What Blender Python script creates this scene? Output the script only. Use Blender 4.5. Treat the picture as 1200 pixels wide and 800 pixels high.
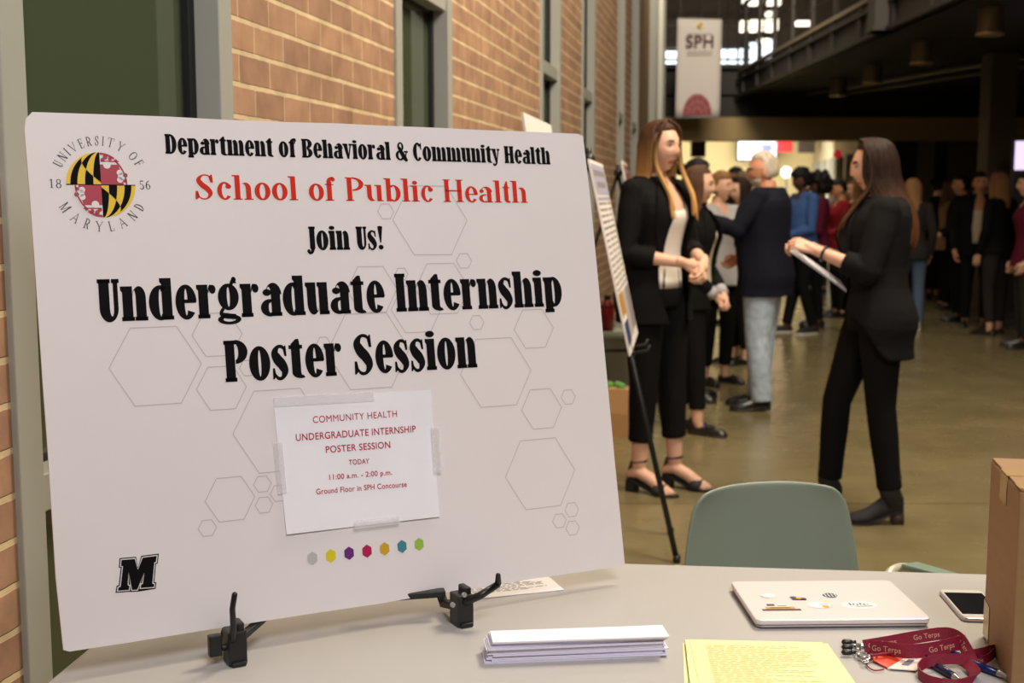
import bpy, bmesh, math, random
import numpy as np
from mathutils import Vector, Matrix, Euler, noise
random.seed(7)
for o in list(bpy.data.objects): bpy.data.objects.remove(o)
scene = bpy.context.scene
COL = scene.collection
PI = math.pi

# ------------------------------------------------------------------ camera, world, lights, exposure
FPX, HORIZON, CAMZ = 1450.0, 231.0, 1.465
PITCH = math.atan((400-HORIZON)/FPX)
cam = bpy.data.cameras.new('camera'); camo = bpy.data.objects.new('camera', cam); COL.objects.link(camo)
camo.location = (0, 0, CAMZ); camo.rotation_euler = (PI/2-PITCH, 0, 0)
cam.sensor_width = 36; cam.lens = 36*FPX/1200; cam.clip_start = .05; cam.clip_end = 120
cam.dof.use_dof = True; cam.dof.focus_distance = 2.0; cam.dof.aperture_fstop = 6.0
scene.camera = camo
scene.view_settings.view_transform = 'Standard'; scene.view_settings.look = 'None'
scene.view_settings.gamma = 1; scene.view_settings.use_curve_mapping = False
scene.view_settings.exposure = 0.0
world = bpy.data.worlds.new('world'); scene.world = world; world.use_nodes = True
world.node_tree.nodes['Background'].inputs[0].default_value = (1, .9, .75, 1)
world.node_tree.nodes['Background'].inputs[1].default_value = .02

def area_lamp(name, loc, size, power, color, target=None, sizey=None, spread=None):
    l = bpy.data.lights.new(name, 'AREA'); l.energy = power; l.color = color
    l.shape = 'RECTANGLE'; l.size = size; l.size_y = sizey or size
    if spread: l.spread = spread
    o = bpy.data.objects.new(name, l); COL.objects.link(o); o.location = loc
    if target is not None:
        o.rotation_euler = (Vector(target)-Vector(loc)).to_track_quat('-Z', 'Y').to_euler()
    return o
WARM = (1, .88, .70)
area_lamp('ceiling_lamp_near', (1.2, -1.6, 4.8), 1.8, 202, (1, .97, .985), (0, 2.2, .9))
area_lamp('ceiling_lamp_wall', (2.6, 4.2, 5.6), 1.6, 330, (1, .86, .66), (-.3, 5.2, 1.6))
area_lamp('ceiling_lamp_hall', (2.3, 6.0, 6.3), 2.0, 150, WARM, (2.0, 6.0, 0))
area_lamp('ceiling_lamp_mid', (2.5, 10.5, 6.3), 2.0, 130, WARM, (2.4, 10.5, 0))
area_lamp('ceiling_lamp_deep', (2.9, 15.5, 6.3), 2.0, 300, WARM, (4.2, 22, 2.2))
area_lamp('corridor_lamp', (4.8, 26.5, 2.8), 2.0, 430, (1, .95, .80), (5.0, 30.4, 1.2), 3)

# ------------------------------------------------------------------ pixel helpers (1200x800 frame)
def ray(px, py):
    cx, cy = (px-600)/FPX, -(py-400)/FPX
    return Vector((cx, math.cos(PITCH)+cy*math.sin(PITCH), -math.sin(PITCH)+cy*math.cos(PITCH)))
CAM = Vector((0, 0, CAMZ))
def on_z(px, py, z):
    r = ray(px, py); return CAM + r*((z-CAMZ)/r.z)
def at_y(px, py, Y):
    r = ray(px, py); return CAM + r*(Y/r.y)
def on_plane(px, py, p, n):
    r = ray(px, py); return CAM + r*((p-CAM).dot(n)/r.dot(n))

# ------------------------------------------------------------------ materials
MATS = {}
def mat(name, color, rough=.6, metal=0, bump=0, scale=40, var=0, emit=0, spec=.5, sheen=0, coat=0, stretch=None):
    if name in MATS: return MATS[name]
    m = bpy.data.materials.new(name); m.use_nodes = True; MATS[name] = m
    nt = m.node_tree; b = nt.nodes['Principled BSDF']
    c = (*color, 1)
    b.inputs['Base Color'].default_value = c; b.inputs['Roughness'].default_value = rough
    b.inputs['Metallic'].default_value = metal; b.inputs['Specular IOR Level'].default_value = spec
    if coat: b.inputs['Coat Weight'].default_value = coat; b.inputs['Coat Roughness'].default_value = .1
    if sheen: b.inputs['Sheen Weight'].default_value = sheen; b.inputs['Sheen Roughness'].default_value = .4
    if emit: b.inputs['Emission Color'].default_value = c; b.inputs['Emission Strength'].default_value = emit
    if bump or var:
        tc = nt.nodes.new('ShaderNodeTexCoord'); n = nt.nodes.new('ShaderNodeTexNoise')
        n.inputs['Scale'].default_value = scale; n.inputs['Detail'].default_value = 4
        if stretch:
            mp = nt.nodes.new('ShaderNodeMapping'); mp.inputs['Scale'].default_value = stretch
            nt.links.new(tc.outputs['Object'], mp.inputs[0]); nt.links.new(mp.outputs[0], n.inputs[0])
        else: nt.links.new(tc.outputs['Object'], n.inputs[0])
        if bump:
            bp = nt.nodes.new('ShaderNodeBump'); bp.inputs['Strength'].default_value = bump; bp.inputs['Distance'].default_value = .01
            nt.links.new(n.outputs['Fac'], bp.inputs['Height']); nt.links.new(bp.outputs[0], b.inputs['Normal'])
        if var:
            r = nt.nodes.new('ShaderNodeValToRGB')
            r.color_ramp.elements[0].color = tuple(x*(1-var) for x in color)+(1,); r.color_ramp.elements[1].color = tuple(min(1, x*(1+var)) for x in color)+(1,)
            r.color_ramp.elements[0].position = .3; r.color_ramp.elements[1].position = .7
            nt.links.new(n.outputs['Fac'], r.inputs[0]); nt.links.new(r.outputs[0], b.inputs['Base Color'])
    return m
def srgb(r, g, b):
    f = lambda v: ((v/255+.055)/1.055)**2.4 if v > 10 else v/255/12.92
    return (f(r), f(g), f(b))

# ------------------------------------------------------------------ mesh helpers
def V(*a): return Vector(a)
class MB:
    def __init__(s): s.v = []; s.f = []; s.m = []
    def add(s, vs, fs, m=0):
        o = len(s.v); s.v += [tuple(v) for v in vs]
        for f in fs: s.f.append(tuple(i+o for i in f)); s.m.append(m)
        return s
    def box(s, c, d, m=0, rot=None):
        c = Vector(c); R = rot or Matrix.Identity(3)
        vs = [c + R @ Vector((x*d[0]/2, y*d[1]/2, z*d[2]/2)) for x in (-1, 1) for y in (-1, 1) for z in (-1, 1)]
        return s.add(vs, [(0, 1, 3, 2), (4, 6, 7, 5), (0, 4, 5, 1), (2, 3, 7, 6), (0, 2, 6, 4), (1, 5, 7, 3)], m)
    def bar(s, a, b, w, h=None, m=0):          # rectangular bar from a to b
        a, b = Vector(a), Vector(b); d = b-a; q = d.to_track_quat('Z', 'Y').to_matrix()
        return s.box((a+b)/2, (w, h or w, d.length), m, q)
    def rings(s, rs, m=0, cap=True, close=True):
        n = len(rs[0]); vs = [p for r in rs for p in r]; fs = []
        for i in range(len(rs)-1):
            for k in range(n if close else n-1):
                a = i*n+k; b = i*n+(k+1) % n; fs.append((a, b, b+n, a+n))
        if cap: fs.append(tuple(reversed(range(n)))); fs.append(tuple(range((len(rs)-1)*n, len(rs)*n)))
        return s.add(vs, fs, m)
    def tube(s, pts, rad, n=10, m=0, flat=1.0, up=None, round_ends=False, flatw=1.0):
        pts = [Vector(p) for p in pts]
        if not hasattr(rad, '__len__'): rad = [rad]*len(pts)
        rad = list(rad)
        if round_ends:
            d0 = (pts[0]-pts[1]).normalized(); d1 = (pts[-1]-pts[-2]).normalized(); r0, r1 = rad[0], rad[-1]
            pts = [pts[0]+d0*r0*.95, pts[0]+d0*r0*.6]+pts+[pts[-1]+d1*r1*.6, pts[-1]+d1*r1*.95]
            rad = [r0*.3, r0*.8]+rad+[r1*.8, r1*.3]
        rs = []; u = None
        for i, p in enumerate(pts):
            t = (pts[min(i+1, len(pts)-1)]-pts[max(i-1, 0)]).normalized()
            if u is None:
                u = Vector(up) if up else (Vector((0, 0, 1)) if abs(t.z) < .9 else Vector((0, 1, 0)))
            u = (u - t*u.dot(t)).normalized(); w = t.cross(u)
            rs.append([p + (w*math.cos(2*PI*k/n)*flatw + u*math.sin(2*PI*k/n)*flat)*rad[i] for k in range(n)])
        return s.rings(rs, m)
    def ell(s, c, r, m=0, rot=None, nu=16, nv=10):
        c = Vector(c); R = rot or Matrix.Identity(3)
        if not hasattr(r, '__len__'): r = (r, r, r)
        vs = [c+R @ Vector((0, 0, -r[2]))]
        for j in range(1, nv):
            a = -PI/2+PI*j/nv
            for k in range(nu):
                b = 2*PI*k/nu; vs.append(c+R @ Vector((r[0]*math.cos(a)*math.cos(b), r[1]*math.cos(a)*math.sin(b), r[2]*math.sin(a))))
        vs.append(c+R @ Vector((0, 0, r[2]))); fs = []
        for k in range(nu): fs.append((0, 1+(k+1) % nu, 1+k))
        for j in range(nv-2):
            for k in range(nu):
                a = 1+j*nu+k; b = 1+j*nu+(k+1) % nu; fs.append((a, b, b+nu, a+nu))
        L = len(vs)-1
        for k in range(nu): fs.append((L, L-nu+k, L-nu+(k+1) % nu))
        return s.add(vs, fs, m)
    def prism(s, poly, z0, z1, m=0, M=None):   # polygon in xy extruded along z, then mapped by M
        M = M or Matrix.Identity(4); n = len(poly)
        vs = [M @ Vector((x, y, z0)) for x, y in poly]+[M @ Vector((x, y, z1)) for x, y in poly]
        fs = [tuple(reversed(range(n))), tuple(range(n, 2*n))]+[(i, (i+1) % n, n+(i+1) % n, n+i) for i in range(n)]
        return s.add(vs, fs, m)
    def flat(s, polys, z, m=0):                # 2D polygons laid in the xy plane at height z
        for p in polys: s.add([(x, y, z) for x, y in p], [tuple(range(len(p)))], m)
        return s
    def join(s, other, moff=0):
        o = len(s.v); s.v += other.v
        s.f += [tuple(i+o for i in f) for f in other.f]; s.m += [k+moff for k in other.m]
        return s
    def mesh(s, name):
        me = bpy.data.meshes.new(name); me.from_pydata(s.v, [], s.f); me.update()
        me.polygons.foreach_set('material_index', s.m)
        return me
    def remesh(s, vox, smooth=3):              # union of the overlapping closed shapes as one continuous skin
        me = s.mesh('tmp')
        bm = bmesh.new(); bm.from_mesh(me); bmesh.ops.recalc_face_normals(bm, faces=bm.faces); bm.to_mesh(me); bm.free()
        o = bpy.data.objects.new('tmp', me); COL.objects.link(o)
        r = o.modifiers.new('r', 'REMESH'); r.mode = 'VOXEL'; r.voxel_size = vox
        if smooth:
            k = o.modifiers.new('s', 'SMOOTH'); k.iterations = smooth; k.factor = .5
        dg = bpy.context.evaluated_depsgraph_get(); dg.update()
        e = bpy.data.meshes.new_from_object(o.evaluated_get(dg))
        out = MB(); out.v = [tuple(v.co) for v in e.vertices]; out.f = [tuple(p.vertices) for p in e.polygons]; out.m = [0]*len(out.f)
        bpy.data.objects.remove(o); bpy.data.meshes.remove(me); bpy.data.meshes.remove(e)
        return out
    def build(s, name, mats, parent=None, smooth=False, bevel=0, loc=None, rz=0, fix=True, sub=0, matrix=None):
        me = s.mesh(name)
        if fix:
            bm = bmesh.new(); bm.from_mesh(me); bmesh.ops.recalc_face_normals(bm, faces=bm.faces); bm.to_mesh(me); bm.free()
        for m in (mats if isinstance(mats, (list, tuple)) else [mats]): me.materials.append(m)
        o = bpy.data.objects.new(name, me); COL.objects.link(o)
        if smooth: me.polygons.foreach_set('use_smooth', [True]*len(me.polygons))
        if bevel:
            b = o.modifiers.new('bevel', 'BEVEL'); b.width = bevel; b.segments = 2; b.limit_method = 'ANGLE'; b.angle_limit = .6
        if sub:
            k = o.modifiers.new('sub', 'SUBSURF'); k.levels = sub; k.render_levels = sub
        if parent: o.parent = parent
        if loc is not None: o.location = loc
        if rz: o.rotation_euler = (0, 0, rz)
        if matrix is not None: o.matrix_world = matrix
        return o
def tag(o, label=None, cat=None, group=None, kind=None):
    if label: o['label'] = label
    if cat: o['category'] = cat
    if group: o['group'] = group
    if kind: o['kind'] = kind
    return o
def empty(name, loc, rz=0, matrix=None):
    o = bpy.data.objects.new(name, None); COL.objects.link(o); o.empty_display_size = .1
    if matrix is not None: o.matrix_world = matrix
    else: o.location = loc; o.rotation_euler = (0, 0, rz)
    return o
def copy_tree(o, parent=None):
    c = o.copy(); COL.objects.link(c)
    if parent: c.parent = parent
    for ch in [k for k in bpy.data.objects if k.parent == o]: copy_tree(ch, c)
    return c
def frame(origin, x, y):
    x = Vector(x).normalized(); z = x.cross(Vector(y)).normalized(); y = z.cross(x)
    M = Matrix.Identity(4)
    for i in range(3): M[i][0], M[i][1], M[i][2], M[i][3] = x[i], y[i], z[i], origin[i]
    return M
def rrect(w, h, r, n=5, x0=0, y0=0):
    p = []
    for cx, cy, a in ((w-r, h-r, 0), (r, h-r, 90), (r, r, 180), (w-r, r, 270)):
        for k in range(n+1):
            t = math.radians(a+90*k/n); p.append((x0+cx+r*math.cos(t), y0+cy+r*math.sin(t)))
    return p
def smoothpath(pts, n=6):
    pts = [Vector(p) for p in pts]; out = []
    for i in range(len(pts)-1):
        p0, p1, p2, p3 = pts[max(i-1, 0)], pts[i], pts[i+1], pts[min(i+2, len(pts)-1)]
        for k in range(n):
            t = k/n; out.append(.5*((2*p1)+(p2-p0)*t+(2*p0-5*p1+4*p2-p3)*t*t+(-p0+3*p1-3*p2+p3)*t**3))
    out.append(pts[-1]); return out

# ------------------------------------------------------------------ lettering
_bf = {}
def sans(text, bold=0.0):                      # built-in sans face: polygons, width (cap height = 1)
    key = (text, bold)
    if key in _bf: return _bf[key]
    cu = bpy.data.curves.new('t', 'FONT'); cu.body = text; cu.size = 1; cu.offset = bold; cu.fill_mode = 'FRONT'; cu.space_character = 1.06
    o = bpy.data.objects.new('t', cu); COL.objects.link(o)
    dg = bpy.context.evaluated_depsgraph_get(); dg.update()
    me = bpy.data.meshes.new_from_object(o.evaluated_get(dg))
    ps = [[(me.vertices[i].co.x, me.vertices[i].co.y) for i in p.vertices] for p in me.polygons]
    bpy.data.objects.remove(o); bpy.data.curves.remove(cu); bpy.data.meshes.remove(me)
    xs = [x for p in ps for x, y in p]; x0, x1 = min(xs), max(xs); cap = .73
    ps = [[((x-x0)/cap, y/cap) for x, y in p] for p in ps]
    _bf[key] = (ps, (x1-x0)/cap); return _bf[key]

class Serif:
    """Parametric slab / book serif face. st stem, hl hairline, c counter, sf serif reach, sh serif thickness, xh x-height."""
    def __init__(s, st, hl, c, sf, sh, xh, desc=.16, gap=.05, capc=None, ball=1):
        s.st, s.hl, s.c, s.sf, s.sh, s.xh, s.desc, s.gap = st, hl, c, sf, sh, xh, desc, gap
        s.capc = capc if capc is not None else c*1.25
        s.ball = ball
    def R(s, x0, y0, x1, y1): s.p.append([(x0, y0), (x1, y0), (x1, y1), (x0, y1)])
    def E(s, cx, cy, rx, ry, n=16): s.p.append([(cx+rx*math.cos(2*PI*k/n), cy+ry*math.sin(2*PI*k/n)) for k in range(n)])
    def ring(s, cx, cy, ox, oy, ix, iy, a0=0, a1=360, n=28, icx=None, icy=None):
        icx = cx if icx is None else icx; icy = cy if icy is None else icy
        f = lambda X, Y, rx, ry, a: (X+rx*math.cos(math.radians(a)), Y+ry*math.sin(math.radians(a)))
        for k in range(n):
            a, b = a0+(a1-a0)*k/n, a0+(a1-a0)*(k+1)/n
            s.p.append([f(icx, icy, ix, iy, a), f(cx, cy, ox, oy, a), f(cx, cy, ox, oy, b), f(icx, icy, ix, iy, b)])
    def brush(s, pts, ws, n=7):
        P = smoothpath([(x, y, 0) for x, y in pts], n); W = smoothpath([(w, 0, 0) for w in ws], n)
        L = []; 
        for i, p in enumerate(P):
            t = (P[min(i+1, len(P)-1)]-P[max(i-1, 0)]); t.normalize(); q = Vector((-t.y, t.x, 0)); w = W[i].x/2
            L.append((p+q*w, p-q*w))
        for i in range(len(L)-1): s.p.append([(v.x, v.y) for v in (L[i][0], L[i][1], L[i+1][1], L[i+1][0])])
    def foot(s, x, y=0): s.R(x-s.sf, y, x+s.st+s.sf, y+s.sh)
    def head(s, x, y): s.R(x-s.sf, y-s.sh, x+s.st+s.sf, y)
    def flag(s, x, y): s.p.append([(x-s.sf*1.3, y-s.sh*.9), (x+.01, y-s.sh*1.6), (x+.01, y), (x-s.sf*1.3, y)])
    def stem(s, x, y0, y1, w=None): s.R(x, y0, x+(w or s.st), y1)
    def arch(s, x, drop, top, st=None):        # from right edge of a stem at x over to the next stem
        st = s.st if st is None else st; c = s.c; y = top-drop
        s.ring(x+(c+st)/2, y, (c+st)/2, drop, c/2, drop-s.hl, 180, 0, 18, icx=x+c/2)
    def cup(s, x, drop, st=None):              # inverted arch: bottom of u
        st = s.st if st is None else st; c = s.c
        s.ring(x+(c-st)/2, drop, (c+st)/2, drop, c/2, drop-s.hl, 180, 360, 18, icx=x+c/2)
    def glyph(s, ch):
        s.p = []; st, hl, c, sf, sh, xh, g = s.st, s.hl, s.c, s.sf, s.sh, s.xh, s.gap
        x = sf; C = s.capc; dr = min(xh*.34, .3)
        if ch == ' ': return [], .30+c*.4
        if ch in 'il':
            h = xh if ch == 'i' else 1.0
            s.stem(x, 0, h); s.foot(x); s.flag(x, h)
            if ch == 'i': s.E(x+st*.5, xh+.125, st*.56, .085)
            w = st+2*sf
        elif ch in 'nhmru':
            if ch == 'u':
                s.stem(x, dr, xh); s.flag(x, xh); s.cup(x+st, dr); x2 = x+st+c; s.stem(x2, 0, xh); s.flag(x2, xh); s.R(x2, 0, x2+st+sf, sh); w = x2+st+sf
            else:
                h = 1.0 if ch == 'h' else xh
                s.stem(x, 0, h); s.foot(x); s.flag(x, h)
                if ch == 'r':
                    s.ring(x+st+c*.9, xh-dr*.7, c*.9, dr*.7, c*.6, dr*.7-hl, 180, 60, 10)
                    s.E(x+st+c*.5+.09, xh-.115, .085+c*.15, .11); w = x+st+c*.65+.17
                else:
                    x2 = x+st; w = x2
                    for k in range(2 if ch == 'm' else 1):
                        s.arch(x2, dr, xh); s.stem(x2+c, 0, xh-dr+.005); s.foot(x2+c); x2 += c+st
                    w = x2+sf
        elif ch in 'o':
            w = c+2*st; s.ring(w/2, xh/2, w/2, xh/2+.015, c/2, xh/2-hl)
        elif ch in 'bp':
            y0, y1 = (0, 1.0) if ch == 'b' else (-s.desc, xh)
            s.stem(x, y0, y1); s.flag(x, y1)
            if ch == 'p': s.foot(x, y0)
            s.ring(x+st+c/2, xh/2, c/2+st, xh/2+.01, c/2, xh/2-hl, -125, 125); w = x+2*st+c
        elif ch == 'd':
            w0 = st+c; s.ring(st+c/2, xh/2, c/2+st, xh/2+.01, c/2, xh/2-hl, 55, 305); s.stem(w0, 0, 1); s.flag(w0, 1); s.R(w0, 0, w0+st+sf, sh); w = w0+st+sf
        elif ch == 'e':
            w = c+1.85*st; cx = st+c/2; s.ring(cx, xh/2, w/2, xh/2+.015, c/2, xh/2-hl, 0, 322, icx=cx)
            s.R(st*.8, xh*.47, w+.0, xh*.47+hl)
        elif ch == 'c':
            w = c+1.75*st; cx = st+c/2; s.ring(cx, xh/2, w/2, xh/2+.015, c/2, xh/2-hl, 45, 322); s.E(w*.80, xh*.76, st*.42+.03, .09)
        elif ch == 'a':
            x2 = st*.85+c; s.stem(x2, 0, xh-dr+.01); s.R(x2, 0, x2+st+sf, sh)
            s.ring(x2+(st-c)/2-.02, xh-dr, (st+c)/2+.02+.04, dr+.012, (c)/2+.02, dr-hl, 0, 165, 18, icx=x2-c/2-.02)
            s.E(x2-c-.02-.01, xh-dr*.82, st*.40+.02, .085)
            s.ring(x2-c/2, xh*.255, c/2+st*.85, xh*.265, c/2, xh*.255-hl, 70, 300); w = x2+st+sf
        elif ch == 'g':
            w = c+2*st; s.ring(w/2, xh*.62, w/2*.95, xh*.40, c/2, xh*.40-hl)
            s.brush([(w*.62, xh*.95), (w*.72, xh*1.08), (w*.86, xh*1.12)], [hl, hl*1.3, hl*2.0]); s.E(w*.78, xh*1.13, .07, .075)
            s.brush([(w*.25, xh*.28), (w*.13, xh*.13), (w*.32, xh*.06), (w*.8, xh*.02)], [hl, .10, .13, .13])
            s.ring(w/2, -.045, w/2+.02, .125, w/2-st*.5, .055, 0, 360)
        elif ch == 't':
            x = .07; s.stem(x, .12, xh); s.p.append([(x, xh-.01), (x+st, xh-.01), (x+st*.9, .97), (x+st*.55, .97), (x, xh+.03)])
            s.R(0, xh-sh, x+st+.075, xh); s.ring(x+st*.95, .14, st*.95, .15, .02+c*.2, .07, 180, 300, 12, icx=x+st+.04); w = x+st+.085
        elif ch == 'f':
            x = .07; s.stem(x, 0, .80); s.foot(x); s.R(0, xh-sh, x+st+.08, xh)
            s.ring(x+st+.03, .79, st+.03, .22, .05, .15, 180, 70, 14); s.E(x+st+.07, .90, .085, .085); w = x+st+.12
        elif ch in 'vy':
            W = 1.75*st+c*1.3; a = [(0, xh), (st*1.02, xh), (W/2+st*.38, 0), (W/2-st*.15, 0)]; s.p.append(a)
            s.p.append([(W-hl*1.2-.03, xh), (W-.03, xh), (W/2+st*.30, 0), (W/2+st*.05, 0)])
            s.R(-sf, xh-sh, st+sf, xh); s.R(W-hl-.12, xh-sh, W+sf*.6, xh); w = W
            if ch == 'y': s.brush([(W/2+st*.15, .06), (W*.42, -.1), (W*.2, -.13)], [st*.5, hl*1.3, hl]); s.E(W*.17, -.085, .07, .075)
        elif ch in 'sS':
            h = xh if ch == 's' else 1.0; k = h; w = (1.55*st+c*.9) if ch == 's' else (1.95*st+C*1.15)
            t = st*.98 if ch == 's' else st*1.05
            s.brush([(w*.86, h*.80), (w*.70, h*.955), (w*.42, h*.965), (w*.23, h*.79), (w*.36, h*.60), (w*.62, h*.43), (w*.77, h*.23), (w*.60, h*.035), (w*.32, h*.035), (w*.10, h*.23)],
                    [hl*.5, hl, hl*1.1, t*.8, t, t, t*.8, hl*1.1, hl, hl*.5])
            s.p.append([(w*.80, h*.68), (w*.93, h*.68), (w*.90, h), (w*.83, h), (w*.72, h*.9)]); s.p.append([(w*.03, 0), (w*.11, 0), (w*.25, h*.09), (w*.17, h*.33), (w*.05, h*.33)])
        elif ch == 'D':
            s.stem(x, 0, 1); s.R(0, 0, x+st+.06, sh); s.R(0, 1-sh, x+st+.06, 1)
            s.ring(x+st, .5, C+st, .5, C, .5-hl, -90, 90); w = x+2*st+C
        elif ch in 'BPR':
            s.stem(x, 0, 1); s.R(0, 0, x+st+(.05 if ch == 'B' else sf), sh); s.R(0, 1-sh, x+st+.05, 1)
            top = .5 if ch == 'B' else .44
            s.ring(x+st+.02, (1+top)/2, C*.85+st, (1-top)/2+.01, C*.85, (1-top)/2-hl, -90, 90); w = x+2*st+C*.9
            if ch == 'B': s.ring(x+st+.02, .262, C*.95+st, .262, C*.95, .262-hl, -90, 90); w += .03
            if ch == 'R': s.p.append([(x+st+.05, top+.02), (x+st+.05+st*1.1, top+.02), (w+st*.35, 0), (w-st*.75, 0)]); s.R(w-st*.9, 0, w+st*.55, sh); w += st*.4
        elif ch == 'C':
            w = 1.9*st+C*1.2; cx = st+C*.62; s.ring(cx, .5, cx, .515, C*.62, .5-hl, 42, 318)
            s.p.append([(w*.84, .62), (w*.95, .62), (w*.95, 1), (w*.88, 1), (w*.74, .88)]); 
        elif ch == 'J':
            x = st*.55+sf; s.stem(x, .06, 1); s.head(x, 1); s.brush([(x+st*.55, .15), (x+st*.4, -.05), (x, -.13), (x-st*.35, -.10)], [st*.9, st*.6, hl*1.3, hl]); s.E(x-st*.28, -.05, .085, .085); w = x+st+sf
        elif ch in 'UHINM':
            if ch == 'I': s.stem(x, 0, 1); s.foot(x); s.head(x, 1); w = st+2*sf
            elif ch == 'H':
                x2 = x+st+C*1.15; s.R(x, .47, x2+st, .47+hl*1.2); w = x2+st+sf
                for q in (x, x2): s.stem(q, 0, 1); s.foot(q); s.head(q, 1)
            elif ch == 'U':
                th = max(st*.45, hl*1.1); d = .32; s.stem(x, d-.01, 1); s.head(x, 1); x2 = x+st+C; s.stem(x2, d-.01, 1, th)
                s.R(x2-sf*1.2, 1-sh, x2+th+sf*1.2, 1); s.ring(x+(st+C+th)/2, d, (st+C+th)/2, d+.015, C/2, d-hl*1.4, 180, 360, 22, icx=x+st+C/2); w = x2+th+sf
            elif ch == 'N':
                th = max(st*.5, hl); x2 = x+C*1.5+st; s.stem(x, 0, 1, th); s.stem(x2, 0, 1, th); s.p.append([(x-.03, 1), (x+st, 1), (x2+th, 0), (x2+th-st, 0)])
                s.R(x-sf, 0, x+th+sf, sh); s.R(x2-sf, 1-sh, x2+th+sf, 1); s.R(x-sf, 1-sh, x+st*.6, 1); w = x2+th+sf
            else:
                th = max(st*.5, hl); x2 = x+C*2+st; s.stem(x, 0, 1, th); s.stem(x2, 0, 1); xm = (x+x2)/2
                s.p.append([(x, 1), (x+st, 1), (xm+st*.5, 0), (xm-.02, 0)]); s.p.append([(x2, 1), (x2+th, 1), (xm+th*.5, 0), (xm, 0)])
                s.R(x-sf, 0, x+th+sf, sh); s.foot(x2); s.R(x-sf, 1-sh, x+st*.5, 1); s.R(x2, 1-sh, x2+st+sf, 1); w = x2+st+sf
        elif ch in 'EFL':
            W = st+C*1.3+.1; s.stem(x, 0, 1); s.R(0, 0, x+st+sf if ch == 'F' else x+W-st, sh)
            if ch != 'F': s.p.append([(x+W-st-hl, 0), (x+W-st, 0), (x+W-st+.04, .26), (x+W-st+.0, .26)])
            if ch != 'L':
                s.R(0, 1-sh, x+W-st, 1); s.p.append([(x+W-st-hl, 1), (x+W-st, 1), (x+W-st, .76), (x+W-st-.03, .76)]); s.R(x, .49, x+st+C*.8, .49+hl); s.R(x+st+C*.75, .4, x+st+C*.75+hl, .63)
            else: s.head(x, 1)
            w = x+W-st+.03
        elif ch == 'T':
            W = st+2*C+.14; s.stem(W/2-st/2, 0, 1); s.foot(W/2-st/2); s.R(0, 1-sh, W, 1); s.R(0, .76, hl, 1); s.R(W-hl, .76, W, 1); w = W
        elif ch in 'VAY':
            W = st*1.6+C*2.2; th = max(st*.5, hl)
            if ch == 'V': s.p.append([(0, 1), (st, 1), (W/2+st*.5, 0), (W/2, 0)]); s.p.append([(W-th, 1), (W, 1), (W/2+th*.4, 0), (W/2, 0)]); s.R(-sf, 1-sh, st+sf, 1); s.R(W-th-sf, 1-sh, W+sf, 1)
            elif ch == 'A': s.p.append([(W-st, 0), (W, 0), (W/2, 1), (W/2-st*.5, 1)]); s.p.append([(0, 0), (th, 0), (W/2, 1), (W/2-th*.4, 1)]); s.R(-sf, 0, th+sf, sh); s.R(W-st-sf, 0, W+sf, sh); s.R(W*.25, .33, W*.75, .33+hl)
            else: s.stem(W/2-st/2, 0, .5); s.foot(W/2-st/2); s.p.append([(0, 1), (st, 1), (W/2+st/2, .45), (W/2-st/2, .45)]); s.p.append([(W-th, 1), (W, 1), (W/2+st/2, .48), (W/2, .48)]); s.R(-sf, 1-sh, st+sf, 1); s.R(W-th-sf, 1-sh, W+sf, 1)
            w = W
        elif ch == 'O': w = 2*st+C*2.1; s.ring(w/2, .5, w/2, .51, w/2-st, .5-hl)
        elif ch == '&':
            w = 3.0*st+C*.6; k = w
            s.ring(k*.42, .76, k*.25, .25, k*.09, .17); s.ring(k*.36, .27, k*.36, .28, k*.14, .19, 60, 330)
            s.brush([(k*.30, .72), (k*.50, .40), (k*.80, .06), (k*.95, .04)], [st*.7, st, st*.9, hl]); s.brush([(k*.62, .08), (k*.80, .25), (k*.86, .46)], [hl, hl, hl]); s.R(k*.68, .43, k*1.0, .43+sh)
        elif ch == '!':
            s.p.append([(sf, .98), (sf+st, .98), (sf+st*.62, .30), (sf+st*.38, .30)]); s.E(sf+st*.5, .98, st*.5, .05); s.E(sf+st*.5, .10, st*.5, .105); w = st+2*sf
        elif ch == '1': s.stem(.1, 0, .95); s.R(.02, 0, .1+st+.08, sh); s.brush([(0, .8), (.12, .95)], [hl, hl]); w = st+.24
        elif ch == '8': s.ring(.25, .72, .2, .24, .2-st*.8, .24-hl); s.ring(.25, .25, .24, .26, .24-st, .26-hl); w = .5
        elif ch == '5': s.brush([(.07, .12), (.2, .01), (.38, .08), (.42, .32), (.28, .55), (.08, .55)], [hl*2, hl, st, st, hl, hl*.8]); s.R(.08, .52, .08+hl, .95); s.R(.08, .86, .42, .95); w = .48
        elif ch == '6': s.ring(.25, .28, .23, .29, .23-st, .29-hl); s.brush([(.06, .32), (.12, .7), (.38, .97)], [st, st, hl]); w = .5
        else: return [], .3
        return s.p, w+g
    def text(s, t):
        out = []; x = 0
        for ch in t:
            p, w = s.glyph(ch); out += [[(a+x, b) for a, b in q] for q in p]; x += w
        return out, x-s.gap
def fit(ps_w, x0, x1, y, cap, shear=0):
    ps, w = ps_w; k = (x1-x0)/w
    return [[(x0+a*k, y+b*cap) for a, b in p] for p in ps]
BERN = Serif(.275, .085, .085, .035, .095, .82, gap=.04)
TIMES = Serif(.20, .05, .22, .075, .04, .70, gap=.06, capc=.33)
LIGHT = Serif(.11, .045, .26, .05, .035, .70, gap=.16, capc=.24)

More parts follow.
